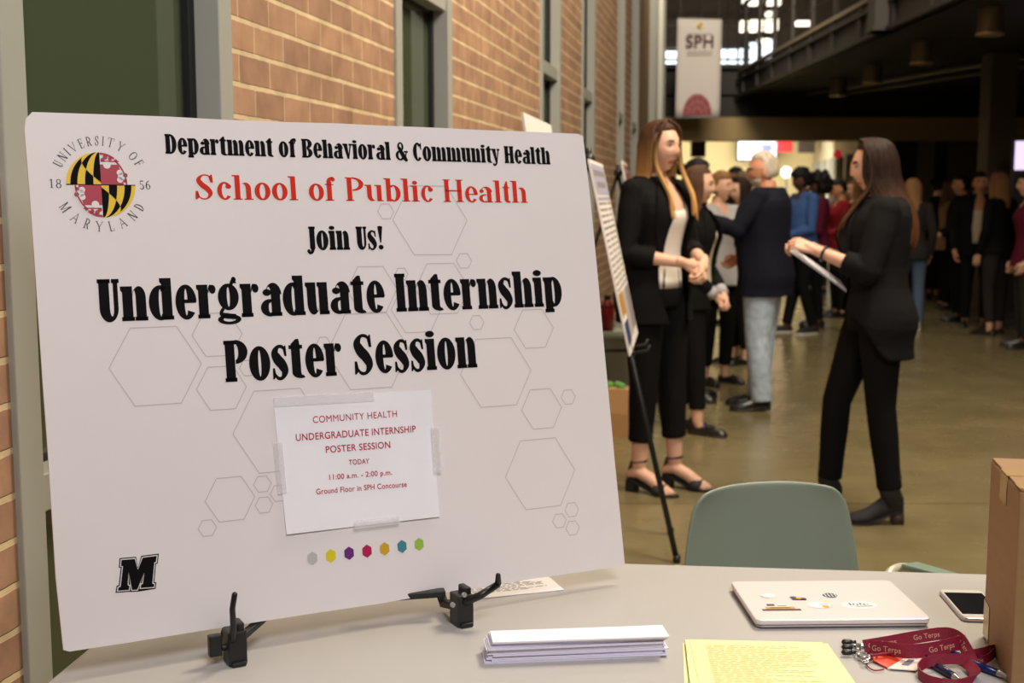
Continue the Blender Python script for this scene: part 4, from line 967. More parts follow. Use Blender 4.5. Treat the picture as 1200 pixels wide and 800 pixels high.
def floor_easel(apx, f1, f2, rear, shelf, label, pegdir):
    base = (Vector(f1)+Vector(f2)+Vector(rear))/3; base.z = 0
    o = tag(empty('floor_easel', base), label, 'easel'); A = Vector(apx)-base; F = [Vector(f1)-base, Vector(f2)-base]; Rr = Vector(rear)-base
    for P in F:
        q = MB(); q.tube([P+V(0, 0, .01), P.lerp(A, .45), A], [.012, .011, .010], 8); q.build('leg', ebl, o, smooth=True)
    q = MB(); q.tube([Rr+V(0, 0, .01), A], .011, 8); q.build('leg', ebl, o, smooth=True)
    for P in F+[Rr]:
        q = MB(); q.tube([P, P+V(0, 0, .03)], .015, 8); q.build('rubber_foot', ebl, o, smooth=True)
    t = shelf/A.z; c = [P.lerp(A, t) for P in F]
    q = MB(); q.tube([c[0], c[1]], .008, 8); q.tube([c[0].lerp(c[1], .5), Rr.lerp(A, t*.95)], .007, 8); q.build('cross_bar', ebl, o, smooth=True)
    for p in c:
        q = MB(); pd_ = Vector(pegdir); q.tube([p, p+pd_*.07, p+pd_*.08+V(0, 0, .02)], .006, 8); q.ell(p, .018); q.build('peg', ebl, o, smooth=True)
    q = MB(); q.ell(A, .028); q.tube([A, A+V(0, 0, .05)], .012, 8); q.build('hub', ebl, o, smooth=True)
pn = WN
b0 = at_y(739, 417, 4.95); b1 = at_y(747.5, 411, 5.80); b1.z = b0.z; t0 = at_y(690, 186, 4.95)
t0 = V(t0.x, t0.y, t0.z); hgt = (t0-b0).length
poster(b0, b1, t0, hgt, 'white research poster seen almost edge-on, beside the blonde woman in the black blazer')
dd = (b1-b0).normalized(); upv = (t0-b0).normalized(); nn = dd.cross(upv)
if nn.x < 0: nn = -nn
f1 = on_z(793, 659, 0); f1 = V(f1.x, f1.y, 0); mid = (b0+b1)/2
apx = mid+upv*(hgt*1.02)-nn*.03; npl = (f1-CAM).cross(apx-CAM); tr = npl.cross(V(0, 0, 1)).normalized(); tr = tr if tr.y > 0 else -tr; f2 = f1+tr*.42
rear_ = V(apx.x-.42, apx.y+.25, 0)
floor_easel(apx, f1, f2, rear_, b0.z-.012, 'black tripod floor easel whose front leg crosses before the blonde woman', nn)
# second easel with poster further along the wall, mostly behind the blonde woman
b0 = V(.44, 7.45, .82); b1 = V(.62, 8.30, .82); t0 = V(.30, 7.45, 1.70)
q0 = at_y(731, 188, 7.45); t0 = V(q0.x-.01, 7.45, q0.z); b0 = V(q0.x+.16, 7.45, q0.z-.88); b1 = b0+V(.10, .8, 0)
poster(b0, b1, t0, (t0-b0).length, 'poster on the farther easel, its white corner showing beside the blonde woman\'s hair', 1)
dd2 = (b1-b0).normalized(); m2 = (b0+b1)/2; up2 = (t0-b0).normalized(); n2 = dd2.cross(up2); n2 = n2 if n2.x > 0 else -n2
ap2 = m2+up2*.84-n2*.05; floor_easel(ap2, V(b0.x+.12, b0.y+.12, 0), V(b1.x+.12, b1.y-.1, 0), V(ap2.x-.5, ap2.y+.1, 0), b0.z-.012, 'black tripod easel farther along the wall, its bars seen left of the edge-on poster', n2)
# poster on an easel right behind the big sign, only its top showing
t0 = at_y(612, 131, 4.2); t1 = at_y(645, 136.5, 4.95); t1.z = t0.z; b0 = t0+V(.14, -.0, -.86); b1 = b0+(t1-t0)
poster(b0, b1, t0, (t0-b0).length, 'poster whose white top edge peeks out above the big sign', 2)
dd3 = (b1-b0).normalized(); up3 = (t0-b0).normalized(); n3 = dd3.cross(up3); n3 = n3 if n3.x > 0 else -n3; m3 = (b0+b1)/2
ap3 = m3+up3*.80-n3*.04; floor_easel(ap3, V(b0.x+.10, b0.y+.1, 0), V(b1.x+.10, b1.y-.1, 0), V(ap3.x-.35, ap3.y+.2, 0), b0.z-.012, 'black tripod easel hidden behind the big white sign, holding a poster', n3)
# bags on the floor by the wall
P = on_z(722, 514, 0)
bg = tag(empty('paper_bag', (P.x-.02, P.y+.12, 0), -.3), 'tan paper bag with green tissue on the floor behind the edge-on poster', 'bag')
q = MB(); q.rings([[V(-.13, -.08, 0), V(.13, -.08, 0), V(.13, .08, 0), V(-.13, .08, 0)], [V(-.135, -.085, .15), V(.135, -.085, .15), V(.135, .085, .15), V(-.135, .085, .15)], [V(-.14, -.07, .30), V(.14, -.07, .30), V(.14, .07, .30), V(-.14, .07, .30)]]); q.build('bag_body', mat('kraft_paper', srgb(190, 148, 104), .8), bg)
q = MB()
for k in range(9): q.ell((random.uniform(-.1, .1), random.uniform(-.04, .04), .31), (.03, .03, .025), nu=7, nv=5)
q.build('tissue', mat('green_tissue', srgb(104, 160, 78), .7), bg)
P = on_z(712, 480, 0)
bn_ = tag(empty('storage_bin', (P.x+.03, P.y+.12, 0), -.185), 'grey lidded storage bin against the wall behind the edge-on poster', 'bin')
q = MB(); q.rings([[V(-.14, -.13, 0), V(.14, -.13, 0), V(.14, .13, 0), V(-.14, .13, 0)], [V(-.16, -.16, .50), V(.16, -.16, .50), V(.16, .16, .50), V(-.16, .16, .50)]]); q.build('tub', mat('bin_plastic', srgb(150, 150, 136), .35), bn_, bevel=.01)
q = MB(); q.box((0, 0, .515), (.35, .35, .03)); q.box((0, 0, .535), (.29, .29, .015)); q.build('lid', mat('bin_lid', srgb(176, 190, 172), .35), bn_, bevel=.008)
rb = tag(empty('red_bottle', (P.x+.0, P.y+.10, .5425)), 'red drink bottle standing on the grey storage bin', 'bottle')
q = MB(); q.tube([(0, 0, 0), (0, 0, .17), (0, 0, .20), (0, 0, .215)], [.045, .045, .03, .022], 16); q.build('flask', mat('bottle_red', srgb(150, 16, 28), .35), rb, smooth=True)
q = MB(); q.tube([(0, 0, .215), (0, 0, .245)], .024, 14); q.build('cap', plas, rb)

# ------------------------------------------------------------------ hanging banner
Yb = 20.5; a = at_y(794, 20, Yb); b = at_y(844, 138, Yb); bw2 = b.x-a.x; bh2 = a.z-b.z
bn2 = tag(empty('banner', (a.x, Yb, a.z), 0), 'white hanging vertical banner with dark SPH letters high above the concourse', 'banner')
q = MB(); n = 10; vs = []; fs = []
for j in range(n+1):
    for i in range(n+1): s, t = i/n, j/n; vs.append((bw2*s-.01*t, .02*math.sin(s*4+t*2)*t, -bh2*t-(.03*s*(1-t))+.02*(abs(s-.5)*2)**2*(1-t)))
for j in range(n):
    for i in range(n): k = j*(n+1)+i; fs.append((k, k+1, k+n+2, k+n+1))
q.add(vs, fs); o = q.build('cloth', mat('banner_cloth', srgb(198, 190, 184), .7), bn2, smooth=True); so = o.modifiers.new('t', 'SOLIDIFY'); so.thickness = .006
dmar = mat('banner_maroon', srgb(74, 28, 30), .6); bmd = mat('banner_red', srgb(128, 48, 52), .6)
FR = Matrix(((1, 0, 0, 0), (0, 0, -1, 0), (0, 1, 0, 0), (0, 0, 0, 1)))
def bput(ps, m, name, y=-.03):
    q = MB()
    for p in ps: q.add([(x, y, z) for x, z in p], [tuple(range(len(p)))])
    return q.build(name, m, bn2, fix=False)
ps, wd = sans('SPH', .022); k = bw2*.62/wd
bput([[(bw2*.19+x*k, -bh2*.30+y*k*1.02) for x, y in p] for p in ps], dmar, 'banner_letters')
bput([[(bw2*(.22+.03*i), -bh2*yy), (bw2*(.24+.03*i), -bh2*yy), (bw2*(.24+.03*i), -bh2*(yy-.012)), (bw2*(.22+.03*i), -bh2*(yy-.012))] for yy in (.17, .345, .375) for i in range(19)], mat('banner_grey', srgb(168, 158, 152), .6), 'banner_small_print')
bput([[(bw2*.5+.045*math.cos(t*PI/8), -bh2*.085+.045*math.sin(t*PI/8)) for t in range(16)]], gold, 'banner_globe', -.028); bput([[(bw2*.5, -bh2*.085), (bw2*.5+.043, -bh2*.085), (bw2*.5+.03, -bh2*.085+.03), (bw2*.5, -bh2*.085+.043)], [(bw2*.5, -bh2*.085), (bw2*.5-.043, -bh2*.085), (bw2*.5-.03, -bh2*.085-.03), (bw2*.5, -bh2*.085-.043)]], dmar, 'banner_globe', -.032)
cx, cz, R = bw2*.47, -bh2*.975, bw2*.33
dome = [(cx+R*math.cos(t*PI/20), cz+R*1.45*math.sin(t*PI/20)) for t in range(21)]
bput([dome], bmd, 'banner_dome', -.03)
ln2 = []
for r1 in (.35, .68, .97):
    for t in range(20):
        f = lambda r, tt: (cx+R*r*math.cos(tt*PI/20), cz+R*1.45*r*math.sin(tt*PI/20)); ln2.append([f(r1-.05, t), f(r1, t), f(r1, t+1), f(r1-.05, t+1)])
for t in (3, 7, 10, 13, 17):
    f = lambda r, tt: (cx+R*r*math.cos(tt*PI/20), cz+R*1.45*r*math.sin(tt*PI/20)); ln2.append([f(.35, t-.3), f(.95, t-.15), f(.95, t+.15), f(.35, t+.3)])
bput(ln2, mat('banner_pink', srgb(170, 110, 108), .6), 'banner_dome_lines', -.034)
q = MB(); q.tube([(-.06, 0, .0), (bw2+.04, 0, -.02)], .018, 8); q.build('banner_pole', darkm, bn2, smooth=True)
for xw in (.05, bw2-.05): q = MB(); q.tube([(xw, 0, 0), (xw, 0, 7.4-a.z)], .006, 6); q.build('hanging_wire', darkm, bn2)

# ------------------------------------------------------------------ corridor screens and signs
a = at_y(865, 165, 29.6); b = at_y(909.5, 187, 29.6)
tv = tag(empty('tv_screen', ((a.x+b.x)/2, 29.6, (a.z+b.z)/2)), 'bright pale wall screen at the far end of the concourse', 'screen')
q = MB(); q.box((0, .04, 0), (b.x-a.x+.06, .08, a.z-b.z+.06)); q.build('screen_frame', darkm, tv, bevel=.01)
q = MB(); w2, h2 = (b.x-a.x)/2, (a.z-b.z)/2; q.box((0, -.005, 0), (2*w2, .01, 2*h2)); q.build('display', mat('screen_glow', (.80, .86, 1), .2, emit=1.0), tv)
q = MB(); 
for x0, z0, x1, z1 in ((.2, -.1, .75, .7), (.3, .1, .9, .4), (.45, -.5, .7, 0)): q.add([(x0*w2, -.014, z0*h2), (x1*w2, -.014, z0*h2), (x1*w2, -.014, z1*h2), (x0*w2, -.014, z1*h2)], [(0, 1, 2, 3)])
q.build('screen_picture', mat('screen_picture', (.42, .46, .62), .2, emit=.6), tv, fix=False)
q = MB(); q.box((0, .5, 0), (.1, .85, .1)); q.build('bracket', darkm, tv)
a = at_y(911, 164, 28.5); b = at_y(928, 178, 28.5)
sg = tag(empty('red_sign', ((a.x+b.x)/2, 28.5, a.z)), 'small glowing red sign next to the far bright screen', 'sign')
w2, h2 = (b.x-a.x), (a.z-b.z); q = MB(); q.box((0, 0, -h2/2), (w2, .08, h2)); q.build('sign_face', mat('red_glow', (.62, .02, .03), .4, emit=.45), sg)
q = MB(); q.box((0, 0, .06), (.04, .04, .16)); q.build('hanger', darkm, sg)
a = at_y(936, 164, 28.5); b = at_y(954, 179, 28.5)
sg = tag(empty('speaker', ((a.x+b.x)/2, 28.5, a.z)), 'dark brown box fixture hanging right of the red sign', 'speaker')
w2, h2 = (b.x-a.x), (a.z-b.z); q = MB(); q.box((0, 0, -h2/2), (w2, .2, h2)); q.build('housing', mat('dark_box', srgb(52, 40, 30), .6), sg, bevel=.01); q = MB(); q.box((0, 0, .06), (.04, .04, .16)); q.build('hanger', darkm, sg)
a = at_y(810, 165, 26); b = at_y(826, 184, 26)
sg = tag(empty('speaker', ((a.x+b.x)/2, 26, a.z)), 'dark hanging box fixture left of the far screen, above the heads', 'speaker')
w2, h2 = (b.x-a.x), (a.z-b.z); q = MB(); q.box((0, 0, -h2/2), (w2, .2, h2)); q.build('housing', mat('dark_box', (0, 0, 0)), sg, bevel=.01); q = MB(); q.box((0, 0, .125), (.04, .04, .29)); q.build('hanger', darkm, sg)
P = at_y(978, 181, 24.5)
sg = tag(empty('red_sign', (P.x, P.y-.25, P.z)), 'tiny round red light on the storefront right of the corridor', 'sign'); q = MB(); q.ell((0, 0, 0), (.075, .05, .09)); q.build('lens', mat('red_glow', (1, 0, 0)), sg, smooth=True); q = MB(); q.box((0, .12, 0), (.05, .25, .05)); q.build('bracket', darkm, sg)
P = at_y(922, 202, 27)
sg = tag(empty('round_lamp', (P.x, 27, P.z)), 'soft glowing round lamp beside the white-haired man\'s head, far away', 'lamp'); q = MB(); q.ell((0, 0, 0), .12); q.build('globe', mat('lamp_glow', (1, .92, .74), .4, emit=.55), sg, smooth=True); q = MB(); q.tube([(0, 0, -.12), (0, 0, -P.z+.03)], .02, 8); q.tube([(0, 0, -P.z), (0, 0, -P.z+.03)], .14, 14); q.build('stand', darkm, sg)
# bright display panel at the right edge
P = at_y(1203, 231, 14.0)
dp = tag(empty('display_stand', (P.x+.10, 14.0, 0), -.5), 'tall glowing display panel at the right edge of the hall', 'screen')
q = MB(); q.box((0, 0, 1.1), (.55, .08, 2.0)); q.box((0, 0, .05), (.6, .35, .10)); q.build('casing', darkm, dp, bevel=.01)
q = MB(); q.box((0, -.045, 1.93), (.46, .01, .32)); q.build('lit_screen', mat('lilac_glow', (.72, .60, .95), .3, emit=1.3), dp)
q = MB(); q.box((0, -.045, .95), (.46, .008, 1.55)); q.build('dark_screen', gasket, dp)

# ------------------------------------------------------------------ people
SKIN = {'fair': srgb(222, 174, 146), 'tan': srgb(204, 146, 108), 'ruddy': srgb(222, 156, 122), 'brown': srgb(128, 82, 56), 'dark': srgb(84, 52, 36)}
def skin_mat(k): return mat('skin_'+k, SKIN[k], .5, spec=.4)
def cloth(name, c, r=.85, sheen=0): return mat('cloth_'+name, c, r, bump=.25, scale=14, spec=.12)
BLACK = cloth('black', (.0062, .0058, .0058)); BLACK2 = cloth('soft_black', (.0085, .0082, .0085)); NAVY = cloth('navy', srgb(24, 25, 36)); WHITE = cloth('white', srgb(226, 218, 208)); JEAN = mat('cloth_denim', srgb(176, 190, 206), .85, bump=.5, scale=22, var=.22)
GREY = cloth('grey', srgb(176, 172, 172)); BLUE = cloth('blue', srgb(66, 96, 150)); RED = cloth('red', srgb(122, 24, 30)); MARO = cloth('maroon', srgb(88, 22, 44)); CHAR = cloth('charcoal', srgb(46, 42, 40)); BLUEJ = cloth('dark_denim', srgb(84, 100, 124)); CREAM = cloth('cream', srgb(214, 200, 172))
leather = mat('black_leather', (.010, .009, .009), .28); suede = mat('black_suede', (.012, .011, .011), .7); sole_m = mat('dark_sole', srgb(40, 32, 26), .6); heel_m = mat('wood_heel', srgb(60, 46, 38), .5); whites = mat('white_rubber', srgb(214, 208, 196), .5)
lip_m = mat('lips', srgb(176, 92, 84), .45); eye_w = mat('eye_white', srgb(188, 176, 168), .4); eye_d = mat('eye_iris', srgb(44, 32, 26), .2); nail = None
def hair_mat(name, root, tip=None, z0=-.45, z1=.05):
    key = 'hair_'+name
    if key in MATS: return MATS[key]
    m = mat(key, root, .55, bump=.5, scale=60, stretch=(1, 1, .06), spec=.18, var=.30)
    if tip:
        nt = m.node_tree; b = nt.nodes['Principled BSDF']; tc = nt.nodes['Texture Coordinate']; sx = nt.nodes.new('ShaderNodeSeparateXYZ'); nt.links.new(tc.outputs['Object'], sx.inputs[0])
        mr = nt.nodes.new('ShaderNodeMapRange'); mr.inputs[1].default_value = z1; mr.inputs[2].default_value = z0; nt.links.new(sx.outputs['Z'], mr.inputs[0])
        mx = nt.nodes.new('ShaderNodeMix'); mx.data_type = 'RGBA'; nt.links.new(mr.outputs[0], mx.inputs[0])
        src = b.inputs['Base Color'].links[0].from_socket; nt.links.new(src, mx.inputs[6]); mx.inputs[7].default_value = (*tip, 1); nt.links.new(mx.outputs[2], b.inputs['Base Color'])
    return m
HB = hair_mat('blonde', srgb(72, 47, 31), srgb(212, 164, 98), -.27, .05); HBR = hair_mat('brown', srgb(84, 58, 42), srgb(112, 76, 50), -.4, .0); HDB = hair_mat('dark_brown', srgb(44, 29, 21), srgb(112, 70, 40), -.42, -.05)
HK = hair_mat('black', srgb(22, 17, 15)); HG = hair_mat('white', srgb(206, 192, 172)); HLB = hair_mat('light_brown', srgb(134, 98, 62), srgb(160, 120, 76)); HGR = hair_mat('greying', srgb(120, 100, 78))
SH = .225
FW, FD, FH = .0745, .096, .1165
def sstep(a, b, x): t = max(0, min(1, (x-a)/(b-a))); return t*t*(3-2*t)
def head_pt(d, male=False, off=0.0):
    x, y, z = d; X, Y, Z = x*FW, y*FD, z*FH
    low = max(0, -z-.05)
    jw = .30 if male else .40
    X *= 1-jw*low**1.5
    if y < 0: Y *= 1-.62*sstep(.1, .85, -z); 
    else: Y *= 1-.10*sstep(.0, .9, -z)+(.10*sstep(.5, .95, -z))
    if y > 0: Y *= 1-.05*sstep(.2, .7, z)
    f = sstep(.1, .6, y)
    g = lambda px, pz, sx, sz: math.exp(-((X-px)/sx)**2-((Z-pz)/sz)**2)
    if off == 0 or True:
        k = f
        nose = .0
        if -.046 < Z < .03:
            t = (.03-Z)/.064; nose = (.003+.0135*t**1.3)*math.exp(-(X/(.0075+.0065*t))**2)*(1-sstep(.9, 1.18, t))
        Y += k*(nose + .006*g(0, -.064, .020, .0075) + .0055*g(0, -.076, .016, .007) - .0035*g(0, -.070, .022, .0022) + .008*g(0, -.100, .016, .013) - .004*g(0, -.087, .02, .006))
        Y += k*(-.0105*(g(.031, .004, .015, .011)+g(-.031, .004, .015, .011)) + .004*(g(.030, .022, .022, .007)+g(-.030, .022, .022, .007)) + .005*(g(.040, -.032, .018, .02)+g(-.040, -.032, .018, .02)))
    return V(X, Y, Z)
def make_head(male, Mh, s, detail=1):
    q = MB(); nu, nv = (64, 56) if detail > 1 else (40, 36) if detail else (24, 20)
    vs = []; fs = []; ms = []
    for j in range(nv+1):
        a = -PI/2+PI*j/nv
        for k in range(nu):
            b = 2*PI*k/nu; vs.append(head_pt((math.cos(a)*math.cos(b), math.cos(a)*math.sin(b), math.sin(a)), male))
    for j in range(nv):
        for k in range(nu):
            i = (j*nu+k, j*nu+(k+1) % nu, (j+1)*nu+(k+1) % nu, (j+1)*nu+k); c = sum((vs[t] for t in i), Vector())/4; m = 0
            if c.y > .05 and (c.x/.024)**2+((c.z+.0695)/.0105)**2 < 1: m = 1
            if c.y > .05 and .012 < abs(c.x) < .047 and abs(c.z-(.0265-.25*max(0, abs(c.x)-.034))) < .0042: m = 4
            fs.append(i); ms.append(m)
    for v in vs: pass
    o = len(q.v); q.v += [tuple(v*s) for v in vs]; q.f += fs; q.m += ms
    for sx in (-1, 1):                          # ears and eyes
        e = MB(); e.ell((sx*.075, -.004, -.012), (.010, .019, .032), rot=Euler((.15, 0, sx*-.25)).to_matrix()); e.ell((sx*.080, -.006, -.010), (.006, .012, .022)); q.join(MBs(e, s), 0)
        yb = head_pt(V(sx*.031/FW, .86, .03).normalized(), male).y
        e = MB(); e.ell((sx*.031, .0725, .004), (.0130, .0122, .0066), 2); e.ell((sx*.031, .0815, .004), (.0056, .0042, .0060), 3)
        e.tube([(sx*.018, .0795, .005), (sx*.025, .0835, .0105), (sx*.033, .0835, .0118), (sx*.042, .077, .0095), (sx*.047, .071, .006)], [.0008, .0016, .0019, .0017, .0008], 6, 3); q.join(MBs(e, s), 0)
    q.v = [tuple(Mh @ Vector(v)) for v in q.v]
    return q
def MBs(e, s): e.v = [tuple(Vector(v)*s) for v in e.v]; return e
PROF = {'f': dict(z=[.79, .88, .95, 1.05, 1.12, 1.20, 1.27, 1.34, 1.39, 1.43, 1.46], a=[.150, .170, .163, .134, .130, .140, .150, .158, .150, .100, .055], b=[.100, .116, .108, .090, .090, .104, .120, .108, .088, .068, .054], y=[0, -.018, -.012, 0, .005, .010, .018, .006, -.008, -.018, -.016]),
        'm': dict(z=[.79, .88, .95, 1.05, 1.12, 1.20, 1.27, 1.34, 1.40, 1.44, 1.47], a=[.150, .168, .168, .165, .165, .172, .182, .188, .178, .115, .062], b=[.108, .120, .122, .126, .126, .126, .128, .120, .098, .074, .060], y=[0, -.015, -.005, .010, .014, .012, .010, .0, -.012, -.020, -.018])}
def prof(sex, z):
    P = PROF[sex]; return [float(np.interp(z, P['z'], P[k])) for k in 'aby']
def hand(q, W, d, n, t, s, curl=.35, spread=1.0, fist=False):
    """Palm, four jointed fingers and a thumb at wrist W; d finger direction, n palm normal, t thumb side."""
    d = Vector(d).normalized(); n = Vector(n); n = (n-d*n.dot(d)).normalized(); t = Vector(t); t = (t-d*t.dot(d)-n*t.dot(n)).normalized()
    E = lambda a, b, c: W+(d*a+t*b+n*c)*s
    q.tube([E(-.035, 0, 0), E(.0, .0, 0), E(.03, .002, .002)], [.023*s, .022*s, .024*s], 12, round_ends=True)
    for b, L in ((.027, .088), (.009, .092), (-.009, .088), (-.026, .080)):
        q.tube([E(.0, b*.5, 0), E(.045, b*.85, .002), E(L-.002, b, .001)], [.0125*s, .0125*s, .0105*s], 10, round_ends=True)
    for i, (b, L, ln, r) in enumerate(((.028, .090, .068, .0088), (.0095, .094, .076, .0090), (-.0095, .090, .070, .0085), (-.027, .082, .056, .0076))):
        p = E(L-.004, b, .001); ang = 0; pts = [p]; cs = curl*(1+.10*i)
        for seg, (fr, c) in enumerate(((.46, .75), (.30, 1.0), (.24, .7))):
            ang += c*cs*1.4; dv = d*math.cos(ang)+n*math.sin(ang)+t*(b*1.2*spread*(1-.5*seg)); p = p+dv.normalized()*ln*fr*s; pts.append(p)
        q.tube(pts, [r*s, r*.98*s, r*.88*s, r*.72*s], 9, round_ends=True)
    p0 = E(.022, .020, .006); p1 = E(.048, .046, .018+.012*curl); p2 = E(.074, .052-.02*curl, .026+.022*curl); p3 = E(.094, .050-.035*curl, .030+.03*curl)
    q.tube([p0, p1, p2, p3], [.0145*s, .0115*s, .0100*s, .0080*s], 10, round_ends=True)
def foot_skin(q, A, df, s, lift, bare=True):
    sd = V(df.y, -df.x, 0)
    if not bare:
        q.tube([A, A+df*.01-V(0, 0, .03)*s], [.034*s, .030*s], 12, round_ends=True); return
    f = lambda a, z: A+df*a*s+V(0, 0, z)-V(0, 0, A.z)
    q.tube([f(-.045, .035+lift), f(.0, .05+lift), f(.06, .045+lift*.62), f(.13, .025+lift*.12), f(.17, .020)], [.028*s, .036*s, .035*s, .034*s, .022*s], 12, flat=.85, round_ends=True)
    for k, w in enumerate((-.030, -.014, .001, .014, .026)):
        q.tube([f(.14, .022)+sd*w*s, f(.185-.008*abs(k-1), .014)+sd*w*s], [.011*s, .009*s], 8, round_ends=True)
def shoe(A, df, s, kind, parent, lift, skin):
    """One shoe as an object. A ankle, df toe direction."""
    q = MB(); sd = V(df.y, -df.x, 0); B = V(A.x, A.y, 0)
    T = [-.062, -.05, -.02, .05, .11, .16, .195, .212]
    W = [.012, .026, .032, .031, .038, .038, .026, .010]
    up = lambda t: lift*max(0, 1-max(0, (t+.02))/.13)
    def sole(th, m, w=1.0):
        rs = []
        for t, wd in zip(T, W):
            c = B+df*t*s; z = up(t); rs.append([c-sd*wd*w*s+V(0, 0, z), c+sd*wd*w*s+V(0, 0, z), c+sd*wd*w*s+V(0, 0, z+th), c-sd*wd*w*s+V(0, 0, z+th)])
        q.rings(rs, m)
    def upper(hs, m, z0=.012, w=1.0):
        rs = []
        for t, wd, h in zip(T, W, hs):
            c = B+df*t*s+V(0, 0, up(t)+z0); rs.append([c+sd*wd*w*s*math.cos(k*PI/8)*1.02+V(0, 0, h*s*math.sin(k*PI/8)) for k in range(9)])
        q.rings(rs, m)
    heel = lambda wd, l, m: q.box(B+df*(-.035)*s+V(0, 0, (lift+.004)/2), (wd, wd, lift+.004), m, Matrix((sd, df, V(0, 0, 1))).transposed()) if lift > .012 else None
    mats = [leather, sole_m]
    if kind == 'sandal':
        sole(.012, 0, 1.02); heel(.05*s, 0, 0)
        P = lambda a, b, z: B+df*a*s+sd*b*s+V(0, 0, z)
        q.tube(smoothpath([P(.115, -.044, .012), P(.12, -.040, .036), P(.125, 0, .056), P(.12, .040, .036), P(.115, .044, .012)], 5), .027*s, 8, 0, up=df, flatw=.30)
        za = A.z+.015
        q.tube([P(.0+.036*math.cos(t*PI/8), .033*math.sin(t*PI/8), za+.006*math.cos(t*PI/8)) for t in range(17)], .0055*s, 8)
        for k in range(3): pass
        q.tube([P(-.038, 0, za), P(-.050, 0, lift+.05), P(-.052, 0, lift+.012)], [.007, .012, .016], 8, 0); q.tube([P(-.03, -.022, lift+.012), P(-.050, 0, lift+.05), P(-.03, .022, lift+.012)], [.010, .012, .010], 8)
        mats = [suede]
    elif kind == 'boot':
        sole(.010, 0); heel(.052*s, 0, 1); upper([.06, .09, .10, .085, .062, .045, .030, .012], 0); q.tube([B+df*-.015*s+V(0, 0, lift+.04), A+V(0, 0, .02)+df*.004, A+V(0, 0, .09)+df*.002], [.044*s, .049*s, .051*s], 14); mats = [suede, heel_m]
    elif kind == 'loafer':
        sole(.016, 1, 1.06); upper([.035, .045, .045, .042, .050, .042, .028, .010], 0, .012, 1.04); q.tube([B+df*.085*s-sd*.03*s+V(0, 0, .050), B+df*.092*s+V(0, 0, .066), B+df*.085*s+sd*.03*s+V(0, 0, .050)], .010, 8, 0)
        for k in range(4): q.tube([B+df*.095*s+V(0, 0, .066), B+df*(.118)*s+sd*(k-1.5)*.010+V(0, 0, .058)], .004, 6)
    elif kind == 'sneaker':
        sole(.022, 1, 1.05); upper([.05, .07, .078, .070, .058, .046, .030, .012], 0, .018, 1.03); mats = [suede, whites]
    elif kind == 'white':
        sole(.022, 1, 1.05); upper([.05, .07, .078, .070, .058, .046, .030, .012], 0, .018, 1.03); mats = [whites, whites]
    else:
        sole(.018, 1, 1.05); heel(.05*s, 0, 1); upper([.05, .072, .080, .072, .056, .044, .030, .012], 0, .014, 1.03)
        q.tube([B+df*.03*s+V(0, 0, .085), B+df*.09*s+V(0, 0, .066)], [.012, .010], 8)
    return q.build('shoe', mats, parent, smooth=(kind != 'sandal'))
def hair_cap(s, Mh, thick, hl=.50, back=-.55, sidey=.05, rnd=0, nu=48, nv=40, fluff=0):
    q = MB(); vs = []; fs = []
    for j in range(nv+1):
        a = -PI/2+PI*j/nv
        for k in range(nu):
            b = 2*PI*k/nu; d = V(math.cos(a)*math.cos(b), math.cos(a)*math.sin(b), math.sin(a)); p = head_pt((d.x, min(d.y, .999), d.z))
            face = sstep(sidey-.06, sidey+.10, d.y-.25*max(0, d.z))*(1-sstep(hl-.08, hl+.08, d.z+.10*abs(d.x)))
            low = 1-sstep(back-.1, back+.08, d.z)
            h = (1-face)*(1-low); o = -.014+(thick+.014)*h
            if fluff: o += h*fluff*noise.noise(d*3.2)+h*fluff*.4*noise.noise(d*9)
            base = V(d.x*FW, d.y*FD, d.z*FH) if d.y > 0 else p
            vs.append(base+V(d.x, d.y, d.z)*o)
    for j in range(nv):
        for k in range(nu): fs.append((j*nu+k, j*nu+(k+1) % nu, (j+1)*nu+(k+1) % nu, (j+1)*nu+k))
    q.add([Mh @ (v*s) for v in vs], fs); return q
